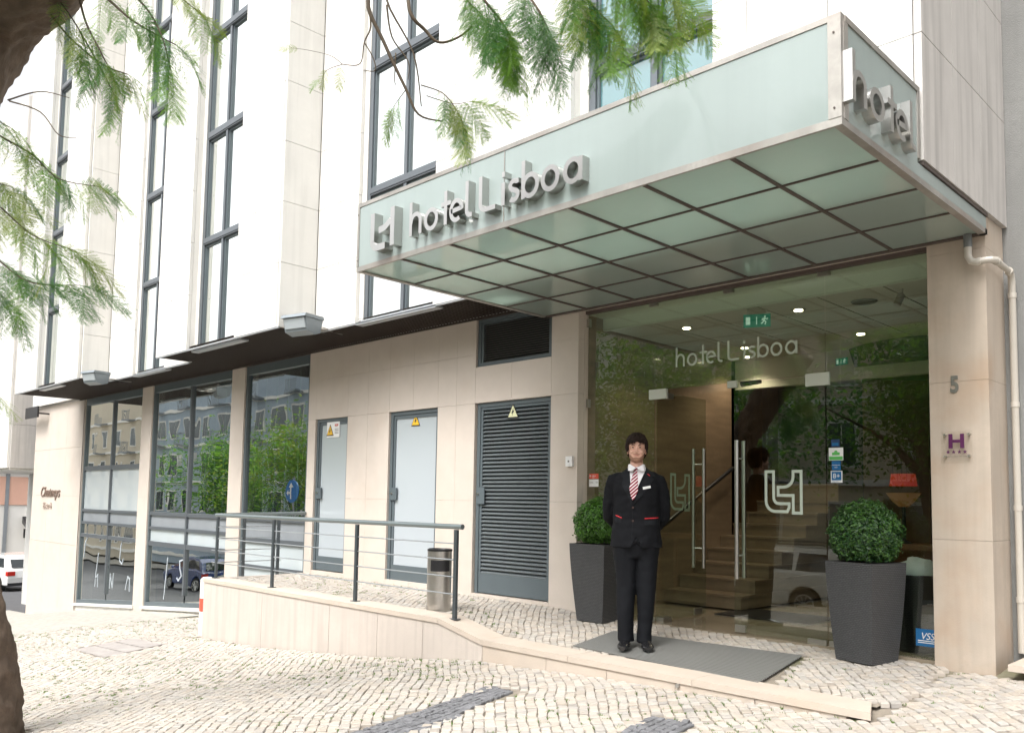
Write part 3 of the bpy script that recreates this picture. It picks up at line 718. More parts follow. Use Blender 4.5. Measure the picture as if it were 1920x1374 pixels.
# etched handwriting on the shop panes
def stroke(b, pts, w, y0, y1, to):                  # ribbon stroke of width w following 2D pts, from depth y0 to y1
    n = len(pts); L = []; Rr = []
    for i in range(n):
        p = Vector(pts[i]); a = Vector(pts[max(i-1, 0)]); c = Vector(pts[min(i+1, n-1)]); d1 = (p-a); d2 = (c-p)
        if d1.length < 1e-9: d1 = d2
        if d2.length < 1e-9: d2 = d1
        closed = (Vector(pts[0])-Vector(pts[-1])).length < 1e-6
        if closed and i in (0, n-1): d1 = Vector(pts[-1])-Vector(pts[-2]); d2 = Vector(pts[1])-Vector(pts[0])
        d1 = d1.normalized(); d2 = d2.normalized(); t = (d1+d2).normalized(); nn = Vector((-t.y, t.x)); k = w/2/max(.5, nn.dot(Vector((-d1.y, d1.x))))
        L.append(p+nn*k); Rr.append(p-nn*k)
    i0 = len(b.v)
    for i in range(n):
        for q in (L[i], Rr[i]):
            b.v.append(to(q.x, q.y, y0)); b.v.append(to(q.x, q.y, y1))
    for i in range(n-1):
        a = i0+4*i; c = a+4
        b.f += [(a, c, c+2, a+2), (a+1, a+3, c+3, c+1), (a, a+1, c+1, c), (a+2, c+2, c+3, a+3)]; b.mi += [b.cur]*4
    a = i0; c = i0+4*(n-1); b.f += [(a, a+2, a+3, a+1), (c, c+1, c+3, c+2)]; b.mi += [b.cur]*2
def arc(cx, cy, rx, ry, a0, a1, n=14): return [(cx+rx*math.cos(R(a0+(a1-a0)*i/n)), cy+ry*math.sin(R(a0+(a1-a0)*i/n))) for i in range(n+1)]
GL = {
 'h': [[(.1,0),(.1,1.47)], [(.1,.5)]+arc(.44,.58,.30,.32,165,0)+[(.74,0)]],
 'o': [arc(.46,.45,.36,.40,0,360,26)],
 't': [[(.28,0),(.28,1.42)], [(.0,.88),(.60,.88)]],
 'e': [[(.1,.46),(.72,.5)]+arc(.43,.46,.33,.40,8,305,22)],
 'l': [[(.1,1.5),(.1,.28)]+arc(.3,.28,.2,.2,180,270,6)+[(.42,.08)]],
 'L': [[(.1,1.46),(.1,.36)]+arc(.40,.36,.3,.28,180,270,8)+[(.95,.08)]],
 'i': [[(.1,0),(.1,.9)], [(.02,1.22),(.18,1.22)]],
 's': [[(.56,.80)]+arc(.32,.66,.20,.17,50,250,10)+arc(.30,.27,.22,.19,75,-140,10)],
 'b': [[(.1,0),(.1,1.46)], arc(.46,.45,.36,.40,0,360,26)],
 'a': [[(.80,0),(.80,.88)], arc(.44,.45,.36,.40,0,360,26)],
}
def word(layout, m, parent, to, s, w, d0, d1, name='letter'):
    for k, (ch, x) in enumerate(layout):
        b = MB()
        for j, st in enumerate(GL[ch]):
            e = .0004*(j+1)
            stroke(b, [((x+p)*s, q*s) for p, q in st], w*s*(1.1 if ch == 'i' and j else 1), d0, d1+e, to)
        b.build(name, m, parent)
HOTEL = [('h',0),('o',1.0),('t',2.10),('e',2.62),('l',3.58)]
LISBOA = [('L',4.38),('i',5.65),('s',6.02),('b',6.72),('o',7.72),('a',8.82)]
ys_ = 7.066
for D, (cx, cz, s), pts in (
    (D1,(-19.9,-.55,1),[[(0,.45),(-.1,0),(-.12,-.3)],[(-.12,-.12),(.02,-.02),(.03,-.3)]]),
    (D1,(-19.15,-.5,1),[[(0,0),(-.02,-.32)],[(0,-.05),(.14,-.3),(.17,.02)]]),
    (D1,(-18.3,-.5,1),[[(0,-.28),(.1,0),(.2,-.04),(.22,-.3)]]),
    (D1,(-18.6,.1,1),[[(.05,.2),(-.05,0),(-.08,-.3),(.05,-.36),(.12,-.25)]]),
    (D1,(-20.8,.05,1),[[(.22,.2),(.05,.05),(0,-.3)]]),
    (D2,(-16.3,-.1,1),[[(0,.1),(-.1,-.7)]]),
    (D2,(-15.75,-.15,1),[[(.12,.15),(-.02,.12),(0,-.02),(.08,-.15),(-.05,-.25),(-.12,-.2)]])):
    b = MB()
    for p in pts: stroke(b, p, .026, ys_-.004, ys_-.001, lambda u, v, t, cx=cx, cz=cz: (cx+u, t, cz+v))
    b.build('etched_letter', etch_white, D)
# bistro lettering on the wall
bs = thing('bistro_sign', 'small bronze handwritten sign on the beige wall at the far left', 'sign', (-23.0, 6.98, 1.1))
text_obj('Chutneys', .36, brown_ink, 'lettering', bs, (-23.9, 6.985, 1.12), depth=.008, shear=.35, sx=1.05)
text_obj('Bistrô', .24, mat('pale_bronze_letters', (.42,.34,.29), .5), 'lettering', bs, (-23.65, 6.985, .82), depth=.008, sx=1.15)
pjs = thing('projecting_sign', 'small black box sign sticking out under the soffit at the far left corner', 'sign', (-24.3, 6.7, 3.2))
MB().box(-24.6, -23.6, 6.72, 6.76, 3.12, 3.40).build('board', black_plastic, pjs)
MB().box(-23.62, -23.59, 6.76, 7.0, 3.2, 3.24).build('bracket', black_plastic, pjs)

# ------------------------------------------------------------ entrance pillar, downpipe, plaque, number, intercom
for z0, z1 in ((-.35,.95),(.95,2.16),(2.16,3.17),(3.17,3.42)):
    MB().box(-2.342, -1.92, 7.0, 7.455, z0+.001, z1-.001).build('pillar_block', pillar_stone, hb)
num = text_obj('5', .175, number_grey, 'house_number', None, (-2.19, 6.998, 2.08), depth=.006, sx=.74, bold=.006)
tag(num, 'grey metal house number 5 on the entrance pillar', 'house number')
pq = thing('hotel_plaque', 'clear plaque with purple H and four stars on the entrance pillar', 'plaque', (-2.145, 6.99, 1.65))
MB().box(-2.255, -2.035, 6.972, 6.980, 1.53, 1.775).build('plate', plaque_glass, pq)
b = MB(); b.box(-2.20,-2.172,6.966,6.9715,1.645,1.755).box(-2.118,-2.09,6.966,6.9715,1.645,1.755).box(-2.171,-2.119,6.966,6.9715,1.688,1.71); b.build('letter', purple, pq)
for k in range(4):
    cx, cz = -2.205+k*.04, 1.617; P = []
    for j in range(10):
        r_ = .016 if j % 2 == 0 else .0068; a = PI/2+j*PI/5; P.append((cx+r_*math.cos(a), cz+r_*math.sin(a)))
    MB().prism(P, 'y', 6.966, 6.971).build('star', purple, pq)
text_obj('DIRECÇÃO-GERAL DO TURISMO', .0125, number_grey, 'lettering', pq, (-2.235, 6.969, 1.578), depth=.001)
for cx in (-2.23, -2.06):
    for cz in (1.75, 1.585): smooth_angle(MB().tube([(cx,6.962,cz),(cx,6.999,cz)], .0085, 12).build('stand_off', steel, pq))
ic = thing('intercom', 'small white intercom box on the wall left of the entrance glass', 'intercom', (-6.04, 6.98, 1.62))
MB().box(-6.09, -6.0, 6.965, 6.999, 1.575, 1.685).build('housing', sticker_white, ic)
MB().box(-6.055, -6.035, 6.961, 6.9645, 1.62, 1.64).build('button', number_grey, ic)
dpv = thing('drain_pipe', 'cream plastic drain pipe running down beside the entrance pillar', 'pipe', (-1.87, 7.5, 0))
smooth_angle(MB().tube([(-2.02,6.93,3.27),(-2.02,6.93,3.17)], .03, 16).build('collar', pipe_grey, dpv))
smooth_angle(MB().tube([(-2.02,6.93,3.18),(-2.02,6.93,3.10),(-2.0,6.93,3.06),(-1.96,6.93,3.045),(-1.90,6.93,3.05),(-1.87,6.94,3.05),(-1.85,6.98,3.05),(-1.85,7.34,3.04),(-1.85,7.39,3.02),(-1.85,7.41,2.97),(-1.85,7.41,.10)], [.028,.026,.027,.026,.025,.025,.026,.021,.026,.026,.026], 16).build('pipe', pipe_mat, dpv))
for z in (2.86, 2.0, 1.2, .5): smooth_angle(MB().tube([(-1.85,7.41,z-.02),(-1.85,7.41,z+.02)], .031, 16).build('bracket', pipe_mat, dpv))
for p0, p1 in (((-1.96,6.93,3.045),(-1.93,6.93,3.047)),((-1.85,7.0,3.05),(-1.85,7.03,3.05)),((-1.85,7.32,3.04),(-1.85,7.36,3.035))):
    smooth_angle(MB().tube([p0, p1], .031, 16).build('joint', pipe_mat, dpv))

# neighbour building on the right, step, left wing
nb = thing('neighbour_building', 'grey rough plastered building standing against the right side of the hotel', 'building', (1.5, 8.5, 0))
MB().box(-1.96, 9, 7.46, 12, -.5, ZT).build('wall', plaster, nb)
MB().box(-1.4, -1.2, 7.445, 7.459, .35, 2.0).build('opening_shade', black_plastic, nb)  # black strip on the wall, the shade of an opening put into colour
stp = thing('entrance_step', 'worn stone doorstep slab at the foot of the grey building', 'step', (-1.2, 7.1, -.02))
MB().box(-1.80, .6, 6.84, 7.44, .045, .09).build('slab', kerb_stone, stp); MB().box(-1.70, .6, 6.90, 7.44, -.3, .044).build('riser', kerb_stone, stp)
wg = thing('white_building', 'white clad building with an overhanging upper floor beyond the left corner', 'building', (-29, 8, -2))
for z0, z1 in ((1.85,3.0),(3.0,4.2),(4.2,5.6),(5.6,7.0),(7.0,9.0),(9.0,12.0)):
    MB().box(-30, -25.15, 6.5, 6.56, z0+.004, z1-.004).build('stone_panel', white_stone, wg)
    MB().box(-25.14, -25.08, 6.56, 7.6, z0+.004, z1-.004).build('stone_panel', side_stone, wg)
MB().box(-30, -25.15, 6.57, 14, 1.8, 12).build('wall', white_stone, wg)
MB().box(-30, -24.62, 8.4, 14, -3, 1.78).build('ground_wall', white_stone, wg)

# ------------------------------------------------------------ entrance canopy
cn = thing('entrance_canopy', 'pale green frosted glass canopy with steel frame over the hotel entrance', 'canopy', (-4.2, 5.8, 3.26))
CX0, CX1, CY0, CZ0, CZ1 = -6.44, -1.90, 4.42, 3.258, 3.895
fr = MB()
fr.box(CX0, CX1, CY0, CY0+.02, CZ0, CZ0+.045)           # front lower angle
fr.box(CX0, CX1, CY0-.002, CY0+.05, CZ1-.035, CZ1)
fr.box(CX0, CX0+.03, CY0-.003, CY0+.03, CZ0+.045, CZ1-.035); fr.box(CX1-.075, CX1, CY0-.003, CY0+.03, CZ0+.045, CZ1-.035)
fr.build('frame', steel_weather, cn)
MB().box(CX1-.05, CX1, CY0+.02, 6.995, CZ0, CZ0+.04).box(CX1-.03, CX1+.004, CY0+.05, 5.60, CZ1-.035, CZ1).box(CX1-.02, CX1+.003, CY0+.031, CY0+.085, CZ0+.042, CZ1-.036).box(CX1-.02, CX1+.003, 5.56, 5.60, CZ0+.16, CZ1-.036).build('side_frame', steel_weather, cn)
MB().box(CX1-.03, CX1+.006, 5.63, 6.99, 3.395, 3.42).build('side_frame', steel_under, cn)
MB().box(CX0, CX0+.05, CY0+.02, 6.98, CZ0, CZ0+.04).box(CX0, CX0+.03, CY0+.05, 6.1, CZ1-.035, CZ1).build('side_frame', steel_weather, cn)
MB().box(CX0, CX1, 6.94, 6.985, CZ0, CZ0+.04).build('rear_beam', steel_under, cn)
for a, b in ((CX0+.03, -4.525), (-4.515, CX1-.075)):
    MB().box(a, b, CY0+.004, CY0+.014, CZ0+.046, CZ1-.036).build('fascia_panel', frost, cn)
MB().box(-4.524, -4.516, CY0, CY0+.013, CZ0+.046, CZ1-.036).build('joint_strip', steel_weather, cn)
MB().box(CX1-.014, CX1-.004, CY0+.086, 5.56, CZ0+.042, CZ1-.036).box(CX1-.0145, CX1-.0045, 5.561, 6.98, CZ0+.042, 3.39).build('fascia_panel', frost, cn)
MB().box(CX0+.004, CX0+.014, CY0+.03, 6.0, CZ0+.042, CZ1-.036).build('fascia_panel', frost, cn)
gx = [CX0+.05,-5.81,-5.17,-4.525,-3.88,-3.235,-2.59,CX1-.05]; gy = [CY0+.06,5.07,5.70,6.33,6.94]
for x in gx[1:-1]: MB().box(x-.012, x+.012, CY0+.021, 6.939, CZ0+.002, CZ0+.04).build('soffit_bar', steel_under, cn)
for i in range(7):
    a, b = gx[i]+(.012 if i else 0), gx[i+1]-(.012 if i < 6 else 0)
    for y in gy[1:-1]: MB().box(a, b, y-.009, y+.009, CZ0+.004, CZ0+.036).build('soffit_bar', steel_under, cn)
    for j in range(4): MB().box(a+.001, b-.001, gy[j]+.001-(.03 if j == 0 else 0), gy[j+1]-.001, CZ0+.014, CZ0+.022).build('soffit_panel', frost_under, cn)
MB().box(CX0+.01, CX1-.01, CY0+.02, 5.6, CZ1-.012, CZ1-.004).build('top_panel', frost_top, cn)
for cx in (CX1-.04,):
    for cz in (3.36, 3.79): MB().tube([(cx,CY0-.008,cz),(cx,CY0-.002,cz)], .006, 8).build('screw', steel_under, cn)
for cz in (3.36, 3.79): MB().tube([(CX0+.014,CY0-.008,cz),(CX0+.014,CY0-.002,cz)], .006, 8).build('screw', steel_under, cn)
# steel letters
sg = thing('hotel_sign', 'brushed steel letters hotel Lisboa with line logo on the front of the canopy', 'sign', (-4.9, 4.4, 3.4))
toF = lambda x0, z0: (lambda u, v, t: (x0+u, t, z0+v))
word(HOTEL+LISBOA, steel_letter, sg, toF(-5.585, 3.395), .196, .19, CY0+.003, CY0-.07)
LOGO_O = [[(0,1),(0,.22)]+arc(.22,.22,.22,.22,180,270,6)+[(.58,0)], [(.34,.42),(.55,.46)]+arc(.55,.64,.2,.18,270,350,5)+[(.86,1)] , [(.86,1),(.86,0)]]
b = MB()
LG = [[(.10,1.0),(.10,.25)]+arc(.30,.25,.20,.19,180,270,6)+[(.62,.06)], [(.36,.50),(.60,.53),(.82,.66)], [(.90,1.0),(.90,0)]]
for j, st in enumerate(LG): stroke(b, [(p*.36, q*.34) for p, q in st], .058, CY0+.003, CY0-.085-.0005*j, toF(-6.125, 3.365))
b.build('logo_mark', steel_letter, sg)
sg2 = thing('hotel_side_sign', 'brushed steel letters reading hotel on the narrow right end of the canopy', 'sign', (-1.88, 4.9, 3.4))
word(HOTEL, steel_letter, sg2, lambda u, v, t: (t, 4.43+u*1.2, 3.385+v), .196, .18, CX1-.006, CX1+.055)

# ------------------------------------------------------------ glass entrance
GY = 7.15
def gpane(x0, x1, z0, z1, name='glass_panel'): return MB().box(x0, x1, GY, GY+.010, z0, z1).build(name, clear_glass, hb)
gp1 = gpane(-5.93, -5.052, .01, 3.25); gp3 = gpane(-3.244, -2.36, .0, 3.25); gp2 = gpane(-5.046, -3.25, 2.345, 3.25)
rd = gpane(-4.145, -3.254, .015, 2.335, 'glass_door')
ld = MB().box(-5.046, -5.036, GY+.02, GY+.94, .015, 2.335).build('glass_door', clear_glass, hb)
for P, x0, x1, z0, z1 in ((gp1,-5.115,-4.905,2.25,2.35),(rd,-3.43,-3.215,2.245,2.355),(gp2,-4.21,-4.115,2.295,2.36),(gp2,-5.115,-5.02,3.215,3.25),(gp2,-3.31,-3.20,3.215,3.25),(gp2,-4.25,-4.15,3.215,3.25),(rd,-4.135,-4.03,.02,.085),(rd,-3.43,-3.26,.005,.045),(gp3,-3.238,-3.17,.005,.045),(gp1,-5.115,-5.05,.01,.05)):
    MB().box(x0, x1, GY-.012, GY+.022, z0, z1).build('patch_fitting', clip_pale if z0 > 2 and z1 < 3 else clip_steel, P)
for z in (3.16, 2.27): MB().box(-5.955, -5.915, GY-.016, GY+.026, z-.045, z+.045).build('wall_clip', clip_steel, gp1)
MB().box(-5.05, -5.03, GY+.72, GY+.86, .02, .085).build('patch_fitting', clip_steel, ld)
MB().box(-5.055, -4.97, GY+.05, GY+.2, .0, .05).build('patch_fitting', clip_steel, ld)
MB().box(-5.06, -4.99, GY+.03, GY+.25, 2.27, 2.33).build('patch_fitting', clip_steel, ld)
for x, y in ((-4.085, GY-.06), (-4.085, GY+.07)):
    h = smooth_angle(MB().tube([(x,y,.51),(x,y,1.79)], .019, 18).build('door_handle', steel, rd))
for z in (.72, 1.62): smooth_angle(MB().tube([(-4.085,GY-.06,z),(-4.085,GY+.07,z)], .008, 10).build('handle_bolt', steel, rd))
for x in (-5.105, -4.975): smooth_angle(MB().tube([(x,GY+.80,.51),(x,GY+.80,1.79)], .019, 18).build('door_handle', steel, ld))
for z in (.72, 1.62): smooth_angle(MB().tube([(-5.105,GY+.80,z),(-4.975,GY+.80,z)], .008, 10).build('handle_bolt', steel, ld))
MB().box(-5.95, -2.34, GY-.035, GY+.04, 3.253, 3.29).build('head_rail', steel_under, hb)
MB().box(-5.95, -2.34, GY-.06, GY+.08, -.06, .006).build('threshold_stone', floor_marble, hb)
# etched lettering
word(HOTEL+LISBOA, etch, gp2, toF(-4.80, 2.555), .1335, .155, GY-.0015, GY-.003, 'etched_letter')
b = MB()
lg = [[(.03,1),(.03,.28)]+arc(.28,.28,.25,.25,180,270,7)+[(.60,.03),(.65,.12),(.65,.22),(.38,.22)]+arc(.38,.36,.14,.14,270,180,4)+[(.24,1),(.03,1)],
      [(.76,1),(.97,1),(.97,.0),(.76,.0),(.76,.42),(.36,.42),(.36,.62),(.5,.62)]+arc(.5,.86,.26,.24,270,360,5)+[(.76,1)]]
for j, st in enumerate(lg): stroke(b, [(p*.36, q*.37) for p, q in st], .026, GY-.0015, GY-.003-.0003*j, toF(-3.83, 1.125))
b.build('etched_logo', etch, rd)
b = MB()
for j, st in enumerate(lg): stroke(b, [(p*.36, q*.37) for p, q in st], .026, -5.0465, -5.048-.0003*j, lambda u, v, t: (t, GY+.28+u, 1.125+v))
b.build('etched_logo', etch, ld)
# stickers on the glass
def sticker(label, x0, x1, z0, z1, m, extra=None):
    t = thing('sticker', label, 'sticker', ((x0+x1)/2, GY-.002, (z0+z1)/2), 0, 'stickers on the entrance glass')
    MB().box(x0, x1, GY-.0035, GY-.001, z0, z1).build('backing', m, t)
    if extra: extra(t)
    return t
def tx(t, s, size, x, z, m): text_obj(s, size, m, 'lettering', t, (x, GY-.005, z), depth=.0006)
sticker('dark navy sticker at the top of the sticker column on the glass', -3.205, -3.13, 1.70, 1.765, sticker_navy, lambda t: MB().box(-3.195,-3.14,GY-.0048,GY-.0036,1.71,1.735).build('print_band', sticker_blue, t))
def ex(t):
    MB().box(-3.222,-3.104,GY-.0048,GY-.0036,1.588,1.618).build('print_band', sticker_green, t)
    MB().box(-3.197,-3.129,GY-.0048,GY-.0036,1.628,1.652).build('print_band', sticker_green, t)
    MB().prism([(-3.18,1.653),(-3.146,1.653),(-3.155,1.668),(-3.171,1.668)],'y',GY-.0048,GY-.0036).build('print_mark', sticker_green, t)
sticker('white and green certificate sticker in the sticker column on the glass', -3.226, -3.10, 1.584, 1.693, sticker_white, ex)
sticker('blue booking sticker below the green certificate on the glass', -3.2, -3.123, 1.50, 1.578, sticker_blue, lambda t: (tx(t,'Booking.com',.0125,-3.195,1.54,sticker_white), tx(t,'hotel',.012,-3.175,1.52,sticker_white)))
def ex8(t):
    MB().box(-3.202,-3.117,GY-.0048,GY-.0036,1.413,1.487).build('print_band', sticker_blue, t); tx(t,'8+',.06,-3.192,1.43,sticker_white)
    tx(t,'great score',.011,-3.195,1.398,sticker_blue)
sticker('white framed blue sticker with 8+ at the bottom of the column', -3.21, -3.109, 1.392, 1.493, sticker_white, ex8)
sticker('red tourist card sticker at the left edge of the entrance glass', -5.905, -5.775, 1.445, 1.50, sticker_red, lambda t: (tx(t,'*',.06,-5.90,1.445,sticker_white), tx(t,'LISBOA',.016,-5.865,1.472,sticker_white), tx(t,'CARD',.014,-5.865,1.455,sticker_white)))
sticker('plain white sticker directly below the red one on the glass', -5.905, -5.775, 1.36, 1.44, sticker_white, lambda t: (tx(t,'ROTEIRO',.012,-5.895,1.40,number_grey), tx(t,'Lc',.03,-5.81,1.40,number_grey)))

# ------------------------------------------------------------ lobby
lf = struct(MB().box(-9.5, -2.2, GY+.081, 13.6, -.08, .0).build('lobby_floor', floor_marble))
lw = MB().box(-6.15, -5.951, GY+.25, 10.2, .0, 3.3).box(-9.6, -6.15, 10.1, 10.2, 0, 3.3).box(-6.2, -5.947, GY+.02, GY+.249, .0, 3.25); struct(lw.build('lobby_marble_wall', marble))
struct(MB().box(-9.7, -2.1, 13.5, 13.6, -.1, 3.6).box(-9.7, -9.6, 10.2, 13.5, 0, 3.4).box(-2.34, -2.2, 7.65, 13.5, 0, 3.4).build('lobby_back_wall', lob_dark))
struct(MB().box(-5.95, -2.34, GY+.02, 7.42, 3.252, 3.30).box(-5.95, -2.34, 7.42, 7.46, 3.115, 3.30).build('lobby_bulkhead', lob_white))
tiles = struct(MB().box(-9.6, -2.2, 7.46, 13.5, 3.16, 3.2).build('lobby_ceiling', lob_dark))
x = -5.95
for i in range(6):
    for j in range(8):
        x0 = -5.94+i*.61; y0 = 7.465+j*.72
        MB().box(x0+.008, min(x0+.602, -2.35), y0+.008, y0+.712, 3.135, 3.158).build('ceiling_tile', lob_ceil, tiles)
struct(MB().box(-5.95, -2.3, 10.3, 10.4, 2.75, 3.134).build('lobby_beam', lob_ceil))
cw = MB().box(-5.0, -4.1, 12.2, 12.4, 0, 3.13); struct(cw.build('lobby_wood_column', lob_wood))
MB().box(-6.6, -6.2, 11.5, 12.0, 0, 3.13).box(-3.6, -2.4, 12.8, 13.0, 0, 2.6).build('lobby_column', lob_wood, kind='structure')
st = struct(MB().box(-5.95, -4.93, 11.2, 12.0, 0, 1.5).build('lobby_stair_landing', marble))
for k in range(8):
    y0 = 8.64+k*.32; z1 = .155*(k+1)+.02
    o = MB().box(-5.948, -4.93, y0, 11.199, z1-.155, z1-.028).box(-5.948, -4.915, y0-.02, 11.2, z1-.027, z1).build('stair_step', marble); struct(o)
hr = thing('stair_handrail', 'dark handrail sloping up along the travertine wall of the lobby stairs', 'handrail', (-5.9, 9.4, 1.3))
smooth_angle(MB().tube([(-5.87,8.5,.94),(-5.87,10.1,1.68)], .026, 12).build('rail', black_plastic, hr))
for y in (8.75, 9.85): MB().tube([(-5.87,y,.94+(y-8.5)*.4625),(-5.945,y,.88+(y-8.5)*.4625)], .01, 8).build('bracket', black_plastic, hr)
im = thing('inner_doormat', 'dark entrance mat on the marble floor just inside the glass door', 'doormat', (-4.5, 8.55, 0))
MB().box(-5.0, -3.95, 8.2, 8.95, .001, .014).build('pile', black_plastic, im)
for k, (x, y) in enumerate([(-5.18,7.93),(-3.86,7.90),(-3.88,9.45),(-5.3,9.4),(-5.6,10.0)]):
    d = thing('downlight', ['lit recessed downlight above the left glass door','lit recessed downlight near the front right of the lobby ceiling','lit recessed downlight deeper on the right of the lobby ceiling','lit recessed downlight over the stairs','lit recessed downlight at the far left of the lobby ceiling'][k], 'ceiling light', (x, y, 3.13), 0, 'lobby downlights')
    MB().rings([(x,y,3.126,.07,.07),(x,y,3.134,.075,.075)], 20).build('ring', steel, d)
    MB().rings([(x,y,3.121,.042,.042),(x,y,3.1255,.042,.042)], 16).build('bulb', glow_warm, d)
    ll_ = bpy.data.lights.new('downlight_lamp', 'SPOT'); ll_.energy = 14; ll_.spot_size = R(125); ll_.spot_blend = .6; ll_.color = (1,.84,.62); ll_.shadow_soft_size = .05
    lo_ = bpy.data.objects.new('downlight_lamp', ll_); COL.objects.link(lo_); lo_.parent = d; lo_.location = (0, 0, -.02)
spk = thing('ceiling_speaker', 'round dark speaker grille in the lobby ceiling', 'speaker', (-3.24,7.98,3.12))
MB().rings([(-3.24,7.98,3.122,.11,.11),(-3.24,7.98,3.134,.12,.12)], 24).build('grille', number_grey, spk)
spt = thing('spotlight', 'small chrome spotlight hanging from the lobby ceiling near the pillar', 'spotlight', (-2.8,7.75,3.1))
smooth_angle(MB().tube([(-2.80,7.72,3.08),(-2.83,7.68,2.98)], .032, 16).build('lamp_body', steel, spt)); MB().tube([(-2.80,7.74,3.134),(-2.80,7.72,3.06)], .008, 8).build('stem', steel, spt)
def exitsign(loc, rz, s, label):
    t = thing('exit_sign', label, 'exit sign', loc, rz)
    MB().box(-.17*s, .17*s, -.006, .006, -.085*s, .085*s).build('panel', exit_green, t, world=False)
    MB().box(-.14*s, -.085*s, -.0075, -.0061, -.05*s, .05*s).build('door_mark', exit_white, t, world=False)
    MB().box(-.01*s, .0, -.0075, -.0061, -.05*s, .05*s).build('divider', exit_white, t, world=False)
    b = MB(); yy = -.0075
    b.rings([(0,0,0,.012*s,.012*s),(0,0,.0014,.012*s,.012*s)], 10)
    b.v = [(x+.10*s, -.0061-z, y+.05*s) for x, y, z in b.v]
    for a in ([(.10,.035),(.085,.0)], [(.085,0),(.11,-.02),(.10,-.055)], [(.085,0),(.07,-.03),(.05,-.04)], [(.098,.025),(.125,.015),(.135,.03)], [(.098,.025),(.07,.02),(.062,.0)]):
        stroke(b, [(p*s, q*s) for p, q in a], .014*s, -.0062, -.0072, lambda u, v, t: (u, t, v))
    b.build('running_figure', exit_white, t, world=False)
    MB().box(-.12*s, -.11*s, -.002, .002, .085*s, .085*s+.06).box(.11*s, .12*s, -.002, .002, .085*s, .085*s+.06).build('hanger', steel, t, world=False)
exitsign((-4.12, 7.55, 3.0), R(25), .76, 'green running man exit sign hanging just inside the entrance')
exitsign((-4.45, 10.25, 2.98), R(-15), .5, 'second smaller green exit sign deeper in the lobby')
dc = thing('door_sensor', 'black motion sensor on the glass above the doors', 'sensor', (-4.0, 7.25, 2.33))
smooth_angle(MB().tube([(-4.10,GY+.06,2.33),(-3.92,GY+.10,2.345)], [.045,.03], 12, flat=.6).build('housing', black_plastic, dc))
tl = thing('table_lamp', 'lit lamp with red glowing shade and orange bowl in the dark lobby', 'lamp', (-3.55, 10.2, .9))
smooth_angle(MB().rings([(-3.72,10.2,1.44,.15,.15),(-3.72,10.2,1.58,.13,.13)], 24).build('lamp_shade', glow_red, tl)); smooth_angle(MB().rings([(-3.72,10.2,1.20,.05,.05),(-3.72,10.2,1.26,.12,.12),(-3.72,10.2,1.36,.19,.19)], 24).build('lamp_bowl', glow_orange, tl))
MB().rings([(-3.72,10.2,.78,.1,.1),(-3.72,10.2,.82,.02,.02),(-3.72,10.2,1.2,.02,.02)], 12).build('base', black_plastic, tl)
tb = thing('side_table', 'dark side table under the red lamp in the lobby', 'table', (-3.55,10.2,0))
MB().box(-4.1,-3.0,9.95,10.5,.72,.78).build('table_top', lob_wood, tb)
for sx in (-4.05,-3.1):
    for sy in (10.0,10.42): MB().box(sx,sx+.05,sy,sy+.05,0,.719).build('leg', lob_wood, tb)
cl = struct(MB().rings([(-3.6,11.0,2.9,1.0,1.0),(-3.6,11.0,3.13,1.05,1.05)], 40).build('ceiling_opening_shade', lob_dark))  # dark solid disc added for the shade of a round ceiling opening
# waste bin inside with a bag, and the blue notice
wb = thing('waste_bin', 'tall black waste bin behind the glass beside the entrance pillar', 'bin', (-2.66,7.52,0))
smooth_angle(MB().rings([(-2.66,7.52,.0,.15,.15),(-2.66,7.52,.62,.205,.205),(-2.66,7.52,.635,.2,.2),(-2.66,7.52,.55,.18,.18)], 28).build('body', black_gloss, wb))
bg_ = MB(); bg_.ball((-2.63,7.5,.66), (.17,.15,.11), 18, 10)
bg_.v = [(x+.03*noise.noise(Vector((x*14,y*14,z*14))), y+.03*noise.noise(Vector((x*14+5,y*14,z*14))), z+.05*noise.noise(Vector((x*11,y*11+3,z*11)))) for x, y, z in bg_.v]
tag(smooth_angle(bg_.build('plastic_bag', bag_m), 60), 'crumpled white plastic bag in the top of the black waste bin', 'bag')
ns_ = thing('blue_notice', 'blue security company sticker with white letters at the foot of the glass', 'sticker', (-2.45, GY-.002, .2))
MB().box(-2.53, -2.362, GY-.0035, GY-.001, .10, .235).build('backing', sticker_blue, ns_)
text_obj('VSS', .075, sticker_white, 'lettering', ns_, (-2.495, GY-.005, .155), depth=.0008, shear=.25, sx=.9)
for z in (.14, .125): MB().box(-2.515, -2.375, GY-.0048, GY-.0036, z, z+.006).build('print_line', sticker_white, ns_)

# ------------------------------------------------------------ doormat outside
dm = thing('doormat', 'large dark ribbed doormat on the cobbles under the man in front of the entrance', 'doormat', (-4.1, 6.2, -.03))
def Q(s, t):
    a = Vector(MATQ[0]).lerp(Vector(MATQ[3]), s); b = Vector(MATQ[1]).lerp(Vector(MATQ[2]), s); return a.lerp(b, t)
NS = 6
b = MB()
for i in range(NS):
    for j in range(4):
        p = [Q(i/NS,j/4),Q((i+1)/NS,j/4),Q((i+1)/NS,(j+1)/4),Q(i/NS,(j+1)/4)]
        b.quad(*[(q.x,q.y,tz(q.x,q.y)+.002) for q in p])
b.build('backing', rubber, dm)
NR = 24; b = MB()
for k in range(NR):
    t0, t1 = (k+.1)/NR, (k+.5)/NR
    for i in range(NS):
        p = [Q(i/NS,t0),Q((i+1)/NS,t0),Q((i+1)/NS,t1),Q(i/NS,t1)]
        b.hexa([(q.x,q.y,tz(q.x,q.y)+.0015) for q in p]+[(q.x,q.y,tz(q.x,q.y)+.012) for q in p])
b.build('ribs', mat_alu, dm, kind='stuff')

